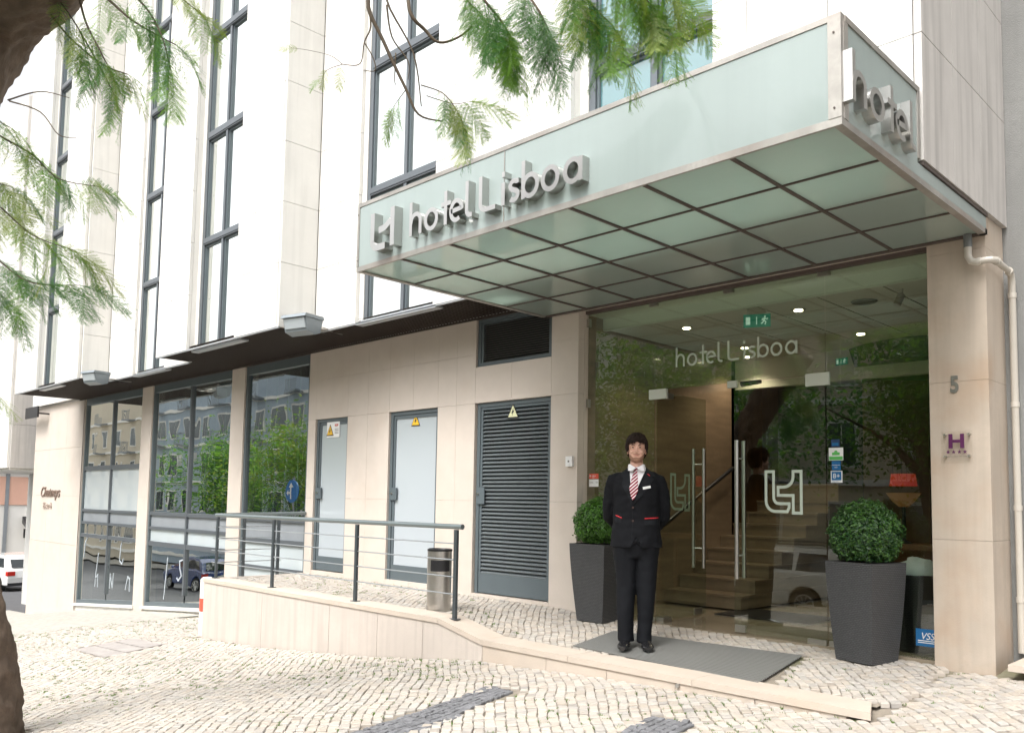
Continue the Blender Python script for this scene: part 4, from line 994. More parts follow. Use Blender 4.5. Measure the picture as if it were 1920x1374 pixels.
# ------------------------------------------------------------ planters and shrubs
def planter(loc, rz, label, h, wt, wb_):
    t = thing('planter', label, 'planter', loc, rz, 'wicker planters at the entrance')
    b = MB(); b.uv = []
    c = [(-1,-1),(1,-1),(1,1),(-1,1)]
    for k in range(4):
        (ax, ay), (bx, by) = c[k], c[(k+1)%4]
        N = 10
        for j in range(N):
            f0, f1 = j/N, (j+1)/N
            r0 = (wb_+(wt-wb_)*(1-(1-f0)**1.35))/2; r1 = (wb_+(wt-wb_)*(1-(1-f1)**1.35))/2
            b.quad((ax*r0,ay*r0,f0*h),(bx*r0,by*r0,f0*h),(bx*r1,by*r1,f1*h),(ax*r1,ay*r1,f1*h))
            b.uv += [(k*.5-r0,f0*h),(k*.5+r0,f0*h),(k*.5+r1,f1*h),(k*.5-r1,f1*h)]
    r = wt/2
    for k in range(4):
        (ax, ay), (bx, by) = c[k], c[(k+1)%4]; q = r-.025
        b.quad((ax*r,ay*r,h),(bx*r,by*r,h),(bx*q,by*q,h),(ax*q,ay*q,h)); b.uv += [(0,0)]*4
        b.quad((ax*q,ay*q,h),(bx*q,by*q,h),(bx*q,by*q,h-.05),(ax*q,ay*q,h-.05)); b.uv += [(0,0)]*4
    b.build('pot', wicker_m, t, world=False)
    q = r-.025; MB().box(-q, q, -q, q, h-.08, h-.045).build('soil', soil, t, world=False)
def shrub(loc, rx, rz_, label, n, mA, mB_):
    t = thing('boxwood_shrub', label, 'shrub', loc, 0, 'clipped boxwood balls in the planters')
    b = MB(); rr = random.Random(int(abs(loc[0])*100))
    cz = rz_*.80
    for i in range(n):
        u = rr.uniform(-1, 1); a = rr.uniform(0, 2*PI); s = math.sqrt(1-u*u); d = Vector((s*math.cos(a), s*math.sin(a), u))
        k = 1+.16*noise.noise(d*2.6+Vector((loc[0],0,0)))+.10*noise.noise(d*8); k *= 1.10 if rr.random() < .02 else 1
        depth = rr.random()**2.2; rad = k*(1-.30*depth)
        p = Vector((d.x*rx, d.y*rx, d.z*rz_))*rad
        if p.z < -cz*.92: continue
        p.z += cz
        nrm = (d+Vector((rr.uniform(-1,1), rr.uniform(-1,1), rr.uniform(-.6,1.2)))*.8).normalized()
        tn = nrm.cross(Vector((rr.uniform(-1,1), rr.uniform(-1,1), rr.uniform(-1,1)))).normalized(); bt = nrm.cross(tn)
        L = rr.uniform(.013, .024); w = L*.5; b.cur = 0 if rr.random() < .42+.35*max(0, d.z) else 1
        b.quad(p-tn*L*.6, p-bt*w*.6+nrm*.001, p+tn*L, p+bt*w*.6+nrm*.001)
    b.build('foliage', [mA, mB_], t, world=False)
    c = MB().ball((0,0,cz), (rx*.70,rx*.70,rz_*.70), 14, 10); c.build('shaded_core', core_green, t, world=False)  # near-black ball stands in for the shade between the leaves
    tw = MB()
    for i in range(5):
        a = rr.uniform(0, 2*PI); tw.tube([(math.cos(a)*.03, math.sin(a)*.03, -.03), (math.cos(a)*.10, math.sin(a)*.10, cz*.7)], .006, 5)
    tw.build('stem', twig_mat, t, world=False)
PR = (-2.805, 6.855, tz(-2.8, 6.85)-.002); PL = (-5.52, 6.86, tz(-5.5, 6.86)-.002)
planter(PR, R(-14), 'tall dark wicker planter at the right of the entrance near the pillar', .775, .43, .325)
planter(PL, R(2), 'tall dark wicker planter at the left of the entrance beside the man', .775, .44, .32)
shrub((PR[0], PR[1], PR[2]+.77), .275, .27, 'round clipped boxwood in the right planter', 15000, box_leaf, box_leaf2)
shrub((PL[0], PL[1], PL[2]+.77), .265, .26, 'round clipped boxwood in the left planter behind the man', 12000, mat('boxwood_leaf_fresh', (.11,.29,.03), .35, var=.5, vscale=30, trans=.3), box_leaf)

# ------------------------------------------------------------ ash bin on the ramp
ab = thing('litter_bin', 'cylindrical brushed steel litter bin with black mouth behind the railing', 'litter bin', (-6.88, 5.88, tz(-6.88,5.88)))
bx_, by_, bz_ = -6.88, 5.88, tz(-6.88, 5.88)
smooth_angle(MB().rings([(bx_,by_,bz_,.128,.128),(bx_,by_,bz_+.62,.128,.128)], 40).build('body', steel, ab))
smooth_angle(MB().rings([(bx_,by_,bz_+.62,.132,.132),(bx_,by_,bz_+.64,.132,.132),(bx_,by_,bz_+.645,.118,.118),(bx_,by_,bz_+.628,.11,.11)], 40).build('rim', black_plastic, ab))
b = MB(); N = 14; fa = math.atan2(-by_, -bx_)
for i in range(N):
    a0 = fa-.30+1.35*(i/N-.28)*1.25; a1 = fa-.30+1.35*((i+1)/N-.28)*1.25
    p = [(bx_+math.cos(a)*rr_, by_+math.sin(a)*rr_, z) for rr_, z in ((.129,bz_+.415),(.1325,bz_+.415),(.1325,bz_+.53),(.129,bz_+.53)) for a in (a0, a1)]
    b.hexa([p[0],p[1],p[3],p[2],p[6],p[7],p[5],p[4]])
b.build('opening', black_plastic, ab)

# ------------------------------------------------------------ floodlights under the soffit
def flood(loc, label):
    t = thing('floodlight', label, 'floodlight', loc, R(104), 'grey floodlights fixed under the overhang')
    P = [(-.16,-.10),(-.17,.075),(.17,.075),(.14,-.03),(.10,-.10),(.0,-.125)]
    b = MB(); b.prism([(-.155,.06),(-.11,-.11),(.02,-.145),(.12,-.11),(.16,.06)], 'y', -.20, .20); b.build('housing', lamp_grey, t, world=False)
    MB().prism([(-.19,.062),(.17,.062),(.15,.105),(-.165,.105)], 'y', -.215, .215).build('lid', lamp_grey, t, world=False)
    MB().hexa([(-.168,-.18,.05),(-.15,-.18,.05),(-.15,.18,.05),(-.168,.18,.05),(-.132,-.18,-.075),(-.118,-.18,-.075),(-.118,.18,-.075),(-.132,.18,-.075)]).build('glass', lamp_glass, t, world=False)
    b = MB(); b.box(.12, .34, -.10, -.085, -.02, .01).box(.12, .34, .085, .10, -.02, .01).box(.28, .42, -.11, .11, -.005, .008); b.build('bracket', steel, t, world=False)
    MB().tube([(.15,0,-.03),(.3,.02,-.05),(.55,.10,-.01),(.75,.3,.03)], .006, 6).build('cable', black_plastic, t, world=False)
    MB().box(.40,.75,-.012,.012,.0,.02).box(.70,.74,-.012,.012,.02,.12).build('arm', steel, t, world=False)
flood((-9.62, 5.80, 3.43), 'grey floodlight on a bracket under the overhang, nearer to the canopy')
flood((-16.95, 5.80, 3.41), 'grey floodlight on a bracket under the overhang, farther left over the shop windows')

# ------------------------------------------------------------ the man
MX, MY = -4.47, 6.06; MZ = tz(MX, MY)+.012
man = thing('person', 'bearded man in black suit and red striped tie standing on the doormat', 'person', (MX, MY, MZ), R(35))
def remesh(mb, vox, name, m, parent, smooth=8, mats=None):
    ob = mb.build(name, m, None, world=False)
    r = ob.modifiers.new('r', 'REMESH'); r.mode = 'VOXEL'; r.voxel_size = vox; r.use_smooth_shade = True
    s = ob.modifiers.new('s', 'SMOOTH'); s.factor = .5; s.iterations = smooth
    me = bpy.data.meshes.new_from_object(ob.evaluated_get(bpy.context.evaluated_depsgraph_get()))
    ob.modifiers.clear(); old = ob.data; ob.data = me; me.name = name; bpy.data.meshes.remove(old)
    me.polygons.foreach_set('use_smooth', [True]*len(me.polygons))
    ob.parent = parent; ORG[ob.name_full] = Vector((0,0,0)); return ob
def folds(ob, amp, sc, st=(1,1,1), seed=0):
    for v in ob.data.vertices:
        c = v.co; n_ = noise.noise(Vector((c.x*sc*st[0]+seed, c.y*sc*st[1], c.z*sc*st[2])))
        v.co += v.normal*n_*amp
# trousers
b = MB()
for s, cxs in ((-1, [(-.082,.05),(-.084,.12),(-.088,.31),(-.088,.54),(-.094,.76),(-.098,.9)]), (1, [(.076,.05),(.077,.12),(.086,.31),(.088,.54),(.094,.76),(.098,.9)])):
    rad = [(.068,.085),(.066,.082),(.074,.080),(.083,.088),(.096,.105),(.105,.125)]
    b.rings([(cx, .01 if z < .2 else 0, z, rx, ry) for (cx, z), (rx, ry) in zip(cxs, rad)], 20)
b.rings([(0,.0,.78,.17,.10),(0,0,.86,.195,.125),(0,0,.98,.19,.13),(0,0,1.06,.18,.12)], 24)
tr_ = remesh(b, .011, 'trousers', trouser, man, 5); folds(tr_, .013, 8, (1,1,.35)); folds(tr_, .004, 20, (1,1,.8), 4)
# jacket
b = MB()
b.rings([(0,.0,.86,.232,.155),(0,0,.92,.226,.152),(0,0,1.05,.205,.142),(0,0,1.15,.196,.135),(0,-.005,1.28,.205,.140),(0,-.003,1.38,.212,.138),(0,.005,1.45,.205,.12),(0,.012,1.495,.175,.10),(0,.02,1.525,.125,.085),(0,.028,1.55,.085,.07),(0,.035,1.565,.07,.058)], 28)
for s in (-1, 1):
    b.tube([(s*.13,.015,1.478),(s*.195,.018,1.448),(s*.228,.03,1.36),(s*.243,.05,1.22),(s*.238,.085,1.13),(s*.17,.155,1.04),(s*.07,.185,.975)], [.050,.066,.061,.056,.058,.050,.043], 16)
jk = remesh(b, .0105, 'jacket', suit, man, 4); folds(jk, .012, 6, (1,1,.7), 2); folds(jk, .007, 17, (1,1,1.2), 6)
# open the front below the button: cut a small inverted V
for v in jk.data.vertices:
    c = v.co
    if c.y < -.05 and c.z < .96 and abs(c.x-.005) < (.97-c.z)*.35: v.co.y += .012
    if c.z < .90 and c.y < 0: v.co.z += max(0, .05-abs(c.x-.005))*.9
bv = BVHTree.FromObject(jk, bpy.context.evaluated_depsgraph_get()); bvt = None
def drape(outline, name, m, off, th, parent=man, step=.009, tree=None):
    """flat outline in x,z wrapped on the front of the jacket as a thin solid"""
    tree = tree or bv
    bm = bmesh.new(); vs = [bm.verts.new((x, 0, z)) for x, z in outline]; f = bm.faces.new(vs)
    xs = [p[0] for p in outline]; zs = [p[1] for p in outline]
    k = math.floor(min(xs)/step)*step
    while k < max(xs): bmesh.ops.bisect_plane(bm, geom=bm.verts[:]+bm.edges[:]+bm.faces[:], plane_co=(k,0,0), plane_no=(1,0,0)); k += step
    k = math.floor(min(zs)/(step*1.6))*step*1.6
    while k < max(zs): bmesh.ops.bisect_plane(bm, geom=bm.verts[:]+bm.edges[:]+bm.faces[:], plane_co=(0,0,k), plane_no=(0,0,1)); k += step*1.6
    for v in bm.verts:
        h = tree.ray_cast(Vector((v.co.x, -1, v.co.z)), Vector((0,1,0))); q = 0
        while not (h[0] and h[0].y < .02) and q < 25:
            v.co.z -= .006; v.co.x *= .995; q += 1; h = tree.ray_cast(Vector((v.co.x, -1, v.co.z)), Vector((0,1,0)))
        v.co.y = (h[0].y if h[0] else -.05)-off
    r = bmesh.ops.extrude_face_region(bm, geom=bm.faces[:])
    for v in [g for g in r['geom'] if isinstance(g, bmesh.types.BMVert)]: v.co.y += th
    bmesh.ops.recalc_face_normals(bm, faces=bm.faces[:])
    me = bpy.data.meshes.new(name); bm.to_mesh(me); bm.free(); me.materials.append(m)
    ob = bpy.data.objects.new(name, me); COL.objects.link(ob); ob.parent = parent; return ob
def C4(x, y): return ((x-326)*.001513, (1305-y)*.001513+.012)       # from the enlarged photo to body metres
smt = .0035
drape([C4(*p) for p in ((286,285),(303,476),(384,285),(360,270),(322,292),(300,275))], 'shirt', shirt_m, .004, .006)
drape([C4(*p) for p in ((250,266),(289,250),(288,330),(297,400),(307,500),(300,490),(268,430),(243,385),(252,345),(238,340))], 'lapel', suit2, .011, .012)
drape([C4(*p) for p in ((382,248),(415,268),(432,330),(412,338),(425,352),(380,420),(318,490),(307,500),(352,400),(375,330))], 'lapel', suit2, .011, .012)
for sg_ in (-1, 1):
    b = MB(); A_p = [(sg_*.067,.045,1.578),(sg_*.069,-.005,1.585),(sg_*.056,-.048,1.584),(sg_*.004,-.092,1.552)]
    B_p = [(sg_*.072,.045,1.535),(sg_*.075,-.015,1.530),(sg_*.062,-.090,1.527),(sg_*.034,-.118,1.522)]
    for k in range(3): b.quad(A_p[k], A_p[k+1], B_p[k+1], B_p[k])
    n0 = len(b.v); cpy = [(x*1.05, y-.004, z-.001) for x, y, z in b.v]; b.v += cpy; b.f += [tuple(n0+q for q in reversed(f)) for f in b.f]; b.mi += b.mi
    b.build('collar', shirt_m, man, world=False)
drape([C4(*p) for p in ((306,278),(336,278),(331,303),(312,303))], 'tie', tie_m, .026, .016)
drape([C4(*p) for p in ((312,302),(330,303),(336,350),(337,420),(318,462),(307,474),(296,448),(288,405),(300,350))], 'tie', tie_m, .014, .008)
drape([C4(*p) for p in ((307,496),(310,600),(303,690),(300,690),(305,600),(304,500))], 'front_edge', suit2, .004, .005)
for (a, c_) in (((209,558,246,571),(203,573,243,603)), ((375,573,452,568),(372,583,455,612))):
    drape([C4(a[0],a[1]),C4(a[2],a[3]),C4(a[2],a[3]+5),C4(a[0],a[1]+5)], 'pocket_piping', red_trim, .006, .006)
    drape([C4(c_[0],c_[1]),C4(c_[2],c_[1]),C4(c_[2],c_[3]),C4(c_[0]+4,c_[3])], 'pocket_flap', suit2, .005, .006)
drape([C4(*p) for p in ((363,398),(406,389),(409,402),(366,412))], 'name_badge', sticker_white, .012, .006)
drape([C4(*p) for p in ((390,320),(404,331),(402,334),(388,323))], 'lapel_pin', red_trim, .014, .004)
for z in (515, 590): x_, z_ = C4(309, z); h = bv.ray_cast(Vector((x_,-1,z_)), Vector((0,1,0))); smooth_angle(MB().tube([(x_,h[0].y-.009,z_),(x_,h[0].y,z_)], .009, 12).build('button', mat('button_brown', (.05,.025,.02), .4), man, world=False))
# body: head, neck, trunk core and hands as one surface
b = MB()
b.rings([(0,.012,1.40,.09,.07),(0,.015,1.50,.075,.07),(0,.012,1.555,.062,.062),(0,.018,1.62,.052,.058),(0,.012,1.68,.052,.06)], 20)
b.ball((0,.012,1.745), (.080,.096,.106), 20, 14); b.ball((0,-.020,1.668), (.067,.068,.072), 18, 12); b.ball((0,-.052,1.628), (.044,.038,.034), 14, 10)
b.ball((0,-.092,1.690), (.014,.020,.013), 10, 8); b.tube([(0,-.078,1.728),(0,-.094,1.692)], [.008,.012], 8)
for s in (-1, 1):
    b.ball((s*.038,-.068,1.690), (.022,.020,.020), 10, 8); b.ball((s*.078,.012,1.70), (.010,.018,.030), 10, 8)
    b.ball((s*.030,-.076,1.745), (.026,.016,.010), 10, 8)
b.ball((0,-.080,1.655), (.026,.014,.012), 10, 8)
b.tube([(0,.05,1.42),(0,.10,1.2),(0,.12,1.05)], [.04,.03,.02], 8)
for s in (-1, 1):
    b.tube([(0,.12,1.05),(s*.08,.185,.975),(s*.03,.205,.94)], [.02,.03,.032], 8)
    b.ball((s*.02,.215,.925), (.045,.022,.042), 10, 8)
    for k in range(4): b.tube([(s*.02-.03+k*.02,.225,.92),(s*.0-.03+k*.02,.24,.885),(s*-.01-.03+k*.02,.235,.85+.006*abs(k-1.5))], [.0095,.009,.008], 6)
    b.tube([(s*.055,.22,.93),(s*.06,.235,.895)], [.011,.009], 6)
body = remesh(b, .0048, 'body', skin, man, 3)
body.data.materials.append(beard); body.data.materials.append(lip)
for p in body.data.polygons:
    c = p.center; nz = .006*noise.noise(c*90)
    jaw = c.y < -.005 and 1.590 < c.z < 1.640+nz+.9*max(0, abs(c.x)-.028) and c.z < 1.69
    mous = c.y < -.07 and 1.664+nz*.5 < c.z < 1.674 and abs(c.x) < .028
    if (jaw or mous) and not (c.z < 1.600 and c.y > -.05): p.material_index = 1
    if (c.x/.023)**2+((c.z-1.6575)/.0048)**2 < 1 and c.y < -.06: p.material_index = 2
for s in (-1, 1):
    MB().ball((s*.031,-.0835,1.728), (.0112,.008,.0038), 12, 8).build('eye', eye_w, man, world=False, smooth=True)
    MB().ball((s*.031,-.0895,1.728), (.0068,.005,.0052), 10, 8).build('iris', eye_m, man, world=False, smooth=True)
    MB().tube([(s*.014,-.094,1.745),(s*.032,-.093,1.7505),(s*.050,-.080,1.744)], [.0022,.003,.002], 6).build('eyebrow', hair_m, man, world=False)
# hair
b = MB(); NA, NE = 72, 30; keep = {}
def hr_(az, el):
    d = Vector((math.sin(az)*math.cos(el), -math.cos(az)*math.cos(el), math.sin(el)))
    n_ = 1+.05*noise.noise(Vector((az*7, el*1.5, 0)))+.03*noise.noise(Vector((az*16, el*2, 3)))
    k = 1.0 if el > 0 else 1+.10*(-el)*abs(math.sin(az))
    return Vector((0,.014,1.745))+Vector((d.x*.089*k, d.y*.112, d.z*(.116 if el > 0 else .135)))*n_
for shell in (0, 1):
    i0 = len(b.v)
    for i in range(NA):
        az = -PI+2*PI*i/NA
        for j in range(NE+1):
            fr_ = 0
            jag = .10*noise.noise(Vector((az*9, 1, 5)))
            lo = R(15)+jag if abs(az) < R(60) else (R(-12)+jag*1.5 if abs(az) < R(82) else (R(-22)+jag if abs(az) < R(110) else R(-50)+jag))
            if abs(az) < R(62): lo += R(4)*math.cos(az*2.5)
            el = lo+(PI/2-lo)*j/NE; P = hr_(az, el)
            if shell: P = Vector((0,.014,1.745))+(P-Vector((0,.014,1.745)))*.86
            b.v.append(tuple(P))
    for i in range(NA):
        for j in range(NE):
            a, c_ = i0+i*(NE+1)+j, i0+((i+1)%NA)*(NE+1)+j
            b.f.append((a, c_, c_+1, a+1) if not shell else (a+1, c_+1, c_, a)); b.mi.append(0)
n1 = NA*(NE+1)
for i in range(NA):
    a, c_ = i*(NE+1), ((i+1)%NA)*(NE+1); b.f.append((a, n1+a, n1+c_, c_)); b.mi.append(0)
hr2 = random.Random(21)
for i in range(230):
    az = hr2.uniform(-PI, PI); e0 = R(hr2.uniform(20, 85)); front = abs(az) < R(62)
    e1 = (R(hr2.uniform(3, 22)) if front else R(hr2.uniform(-28, -5)) if abs(az) < R(100) else R(hr2.uniform(-55,-30))); sw = hr2.uniform(-.22, .22)
    P = []
    for k in range(7):
        t = k/6; q = hr_(az+sw*t, e0+(e1-e0)*t); c0 = Vector((0,.014,1.745)); P.append(c0+(q-c0)*(1.0+.035*math.sin(PI*t)+hr2.uniform(0,.025)+(.015*t)))
    b.tube(P, [.004,.006,.007,.0065,.006,.004,.001], 5)
b.build('hair', hair_m, man, world=False, smooth=True)
for s, rz_ in ((-1, R(-6)), (1, R(8))):
    b = MB(); cx0 = s*.085
    pr = [(.075,.030,.045,.07),(.05,.040,.045,.08),(.0,.044,.05,.10),(-.05,.048,.048,.092),(-.09,.052,.04,.074),(-.13,.054,.034,.062),(-.165,.050,.03,.056),(-.188,.040,.026,.048),(-.202,.022,.02,.036)]
    i0 = len(b.v); n_ = 18
    for y, w, h, top in pr:
        for k in range(n_):
            a = 2*PI*k/n_; zz = math.sin(a); b.v.append((w*math.cos(a), y, max(.0, .034+zz*(top-.034) if zz > 0 else .034*(1+zz)*.9)))
    for r_ in range(len(pr)-1):
        for k in range(n_): q = i0+r_*n_; b.f.append((q+k, q+(k+1)%n_, q+n_+(k+1)%n_, q+n_+k)); b.mi.append(0)
    b.f.append(tuple(range(n_))); b.f.append(tuple(reversed(range((len(pr)-1)*n_, len(pr)*n_)))); b.mi += [0,0]
    b.v = [(x*math.cos(rz_)-y*math.sin(rz_)+cx0, x*math.sin(rz_)+y*math.cos(rz_)+.015, z) for x, y, z in b.v]
    smooth_angle(b.build('shoe', shoe_m, man, world=False), 50)

# ------------------------------------------------------------ jacaranda trees
def frond_mesh(name, L, npair, m, rr, droop=.35):
    b = MB(); st = []
    for i in range(npair*2+1):
        t = i/(npair*2); st.append(Vector((L*t*(1-.08*t), 0, -droop*L*t*t)))
    b.tube(st[::2], [.0016-.0010*i/npair for i in range(npair+1)], 4)
    for i in range(1, npair+1):
        t = i/npair; c = st[i*2]; pl = L*.36*math.sin(PI*(.12+.80*t))**.8
        for s in (-1, 1):
            ang = R(62-28*t)+rr.uniform(-.12,.12); d = Vector((math.cos(ang), s*math.sin(ang), rr.uniform(-.30,.05))).normalized()
            nl = max(5, int(pl/.0068)); side = d.cross(Vector((0,0,1))).normalized()
            tip = c+d*pl+Vector((0,0,-.12*pl))
            b.quad(c+side*.0005, c-side*.0005, tip)
            for k in range(nl):
                q = (k+.7)/nl; p = c.lerp(tip, q); lw = .0048; ll = (.0115 if q < .8 else .008)*rr.uniform(.8,1.1)
                for e in (-1, 1):
                    o = (side*e*.82+d*.5+Vector((0,0,rr.uniform(-.3,.15)))).normalized(); w = d*lw*.55
                    b.quad(p-w*.6, p+o*ll*.5-w, p+o*ll, p+o*ll*.5+w)
    me_o = b.build(name, m); me = me_o.data; bpy.data.objects.remove(me_o); return me
fr_rr = random.Random(11)
FR = [frond_mesh('frond', .34, 13, leafA, fr_rr), frond_mesh('frond', .30, 12, leafB, fr_rr, .5), frond_mesh('frond', .36, 14, leafC, fr_rr, .25), frond_mesh('frond', .28, 11, leafA, fr_rr, .6), frond_mesh('frond', .33, 13, leafB, fr_rr, .3)]
def put_frond(parent, p, d, s, kind, roll):
    ob = bpy.data.objects.new('frond', FR[kind]); COL.objects.link(ob); ob.parent = parent
    d = Vector(d).normalized(); z = Vector((0,0,1)); y = z.cross(d)
    if y.length < .1: y = Vector((0,1,0)).cross(d)
    y.normalize(); z = d.cross(y); Mx = Matrix((d, y, z)).transposed().to_4x4() @ Matrix.Rotation(roll, 4, 'X')
    Mx = Matrix.Translation(Vector(p)-ORG[parent.name_full]) @ Mx @ Matrix.Scale(s, 4); ob.matrix_local = Mx; return ob
T1 = (-7.02, 1.72, gz(-7.0, 1.75))
tree = thing('jacaranda_tree', 'big leaning jacaranda with dark bark and feathery leaves at the left edge', 'tree', T1)
def rough_tube(pts, rad, n, amp, sc, m, name, parent, sub=10):
    P = []; Rd = []
    pts = [Vector(p) for p in pts]
    for i in range(len(pts)-1):
        p0, p1, p2, p3 = pts[max(i-1,0)], pts[i], pts[i+1], pts[min(i+2,len(pts)-1)]
        for k in range(sub):
            t = k/sub; P.append(.5*((2*p1)+(-p0+p2)*t+(2*p0-5*p1+4*p2-p3)*t*t+(-p0+3*p1-3*p2+p3)*t**3)); Rd.append(rad[i]*(1-t)+rad[i+1]*t)
    P.append(pts[-1]); Rd.append(rad[-1])
    b = MB().tube(P, Rd, n); out = []
    for k, v in enumerate(b.v):
        c = P[min(k//n, len(P)-1)]; d = (Vector(v)-c); q = Vector(v)
        a = 1+amp*noise.noise(q*sc)+amp*.5*noise.noise(q*sc*3)+amp*.8*noise.noise(Vector((q.x*sc*2,q.y*sc*2,q.z*sc*.4)))-(amp*.55*abs(noise.noise(Vector((q.x*34,q.y*34,q.z*9))))+amp*.3*abs(noise.noise(q*46)) if n > 50 else 0)
        out.append(tuple(c+d*a))
    b.v = out; return b.build(name, m, parent, smooth=True)
rough_tube([(T1[0]+.0,T1[1]-.0,T1[2]-.15),(-7.0,1.74,-.35),(-7.05,1.68,.25),(-7.2,1.55,.8),(-7.42,1.35,1.5),(-7.45,1.15,2.3),(-7.05,1.05,3.0),(-6.45,1.12,3.75)], [.33,.245,.212,.20,.21,.24,.27,.28], 96, .13, 6, bark, 'trunk', tree, 26)
def pt(px, py, t): return tuple(at(px, py, t))
rough_tube([(-6.75,1.05,3.35),pt(-45,45,5.9),pt(60,-70,5.6),pt(170,-190,5.2),pt(370,-330,4.9)], [.30,.36,.35,.26,.16], 90, .09, 5, bark, 'limb', tree, 24)
rrb = random.Random(5)
def branch(parent, pix, r0, r1, name='branch'):
    P = [Vector(pt(*q)) for q in pix]
    return rough_tube(P, [r0+(r1-r0)*i/(len(P)-1) for i in range(len(P))], 8, .06, 9, twig_mat, name, parent, 5), P
def leafy(parent, pix, r0, r1, nf, smin, smax, kinds, spread=.9, down=.4, end=True):
    o, P = branch(parent, pix, r0, r1)
    tot = len(P)-1
    nf = int(nf*1.35)
    for k in range(nf):
        t = (.25+.75*(k+rrb.random())/nf)*tot; i = min(int(t), tot-1); p = P[i].lerp(P[i+1], t-i); d = (P[i+1]-P[i]).normalized()
        side = Vector((rrb.uniform(-1,1), rrb.uniform(-1,1), rrb.uniform(-.7,.4)))
        dd = d*.9+side*spread+Vector((0,0,-down)); put_frond(parent, p, dd, rrb.uniform(smin, smax), rrb.choice(kinds), rrb.uniform(-.8,.8))
    if end:
        for _ in range(2): put_frond(parent, P[-1], (P[-1]-P[-2]).normalized()+Vector((rrb.uniform(-.3,.3),rrb.uniform(-.3,.3),-.2)), smax, rrb.choice(kinds), rrb.uniform(-.5,.5))
# upper left sprays
leafy(tree, [(100,-60,5.4),(190,-10,5.3),(250,40,5.2),(330,85,5.2)], .012, .003, 9, .7, 1.05, [0,0,1,3], .8, .3)
leafy(tree, [(140,-40,5.6),(160,40,5.5),(185,90,5.4),(200,120,5.4)], .009, .003, 9, .7, 1.0, [0,2,1,3], .9, .5)
leafy(tree, [(180,-60,5.3),(260,0,5.2),(300,60,5.1),(320,130,5.1)], .009, .003, 10, .7, 1.0, [1,0,4], .9, .5)
leafy(tree, [(90,20,5.7),(130,70,5.6),(190,120,5.6),(240,140,5.6)], .008, .003, 12, .6, .9, [0,2,1], .9, .4)
leafy(tree, [(150,60,5.6),(190,130,5.5),(215,180,5.5)], .006, .002, 5, .6, .9, [0,1], .8, .6)
branch(tree, [(15,188,5.7),(75,172,5.6),(130,184,5.6)], .006, .002); branch(tree, [(18,190,5.7),(75,210,5.6),(110,253,5.5),(143,258,5.5)], .006, .002)
# middle left sprays
leafy(tree, [(-60,215,5.9),(0,255,5.8),(60,290,5.7),(110,335,5.6),(185,350,5.5)], .009, .002, 19, .75, 1.1, [0,1,4,2], .75, .15)
leafy(tree, [(-80,340,5.8),(-10,380,5.7),(60,440,5.6),(140,470,5.6)], .008, .002, 15, .8, 1.15, [2,2,0], .7, .15)
leafy(tree, [(-60,430,5.8),(0,490,5.7),(60,530,5.6),(150,535,5.6)], .008, .002, 19, .8, 1.15, [1,4,0], .75, .25)
leafy(tree, [(-90,260,5.8),(-30,330,5.7),(20,350,5.7)], .007, .002, 7, .8, 1.1, [0,2,4], .8, .25)
leafy(tree, [(-90,500,5.8),(-40,520,5.7),(10,560,5.7)], .007, .002, 8, .8, 1.1, [1,4], .8, .35)
leafy(tree, [(-90,690,5.8),(-50,715,5.8),(-20,730,5.8)], .006, .002, 6, .6, .85, [0,2], .7, .1)
leafy(tree, [(60,-60,5.7),(110,0,5.6),(150,60,5.5),(165,110,5.5)], .008, .002, 10, .7, 1.0, [0,2,1], .9, .4)
leafy(tree, [(-80,160,5.9),(-20,215,5.8),(20,240,5.7)], .007, .002, 8, .7, 1.0, [0,2,4], .8, .3)
leafy(tree, [(250,-60,5.2),(330,-10,5.1),(380,30,5.1)], .007, .002, 8, .6, .9, [0,2], .8, .2)
# second tree, its branches hang over the canopy from above
T2 = (.9, -.55, gz(.9, -.55))
tree2 = thing('jacaranda_tree', 'jacaranda whose fine hanging twigs and leaves droop in front of the canopy', 'tree', T2)
rough_tube([(T2[0],T2[1],T2[2]-.2),(.88,-.5,.6),(.7,-.35,1.9),(.2,.1,3.4),(-.6,.9,4.8)], [.28,.22,.2,.18,.15], 28, .08, 5, bark, 'trunk', tree2)
rough_tube([(-.6,.9,4.8),(-1.4,1.8,5.3),(-2.2,2.6,5.5),pt(900,-240,4.9),pt(760,-160,5.0)], [.15,.12,.09,.05,.03], 20, .06, 6, bark, 'limb', tree2)
branch(tree2, [(800,-160,5.0),(740,-60,4.8),(690,0,4.7),(720,80,4.7),(760,165,4.7),(785,215,4.7),(830,228,4.7)], .016, .004)
branch(tree2, [(740,-60,4.8),(725,0,4.7),(775,100,4.7),(790,200,4.7)], .008, .003)
branch(tree2, [(690,0,4.7),(695,50,4.7),(683,80,4.7),(675,120,4.7),(642,121,4.7)], .006, .002); branch(tree2, [(683,80,4.7),(700,110,4.7),(703,133,4.7),(682,132,4.7)], .004, .002)
branch(tree2, [(800,-160,5.0),(765,0,4.6),(800,60,4.6),(825,80,4.6),(860,70,4.6),(885,50,4.6)], .012, .004)
branch(tree2, [(725,10,4.7),(735,70,4.7),(765,115,4.7),(765,150,4.7)], .006, .002); branch(tree2, [(742,100,4.7),(740,150,4.7),(743,160,4.7)], .004, .0015)
branch(tree2, [(642,121,4.7),(620,105,4.7),(580,95,4.7),(545,90,4.7)], .002, .0008); branch(tree2, [(642,121,4.7),(610,135,4.7),(600,170,4.7)], .002, .0008)
for q, d_, s_, k in (((612,130,4.7),(592,175,4.7),.35,2),((640,125,4.7),(622,190,4.7),.4,2),((560,92,4.7),(535,88,4.7),.3,2),((600,150,4.7),(565,168,4.7),.3,3)):
    a = Vector(pt(*q)); put_frond(tree2, a, Vector(pt(*d_))-a, s_, k, .3)
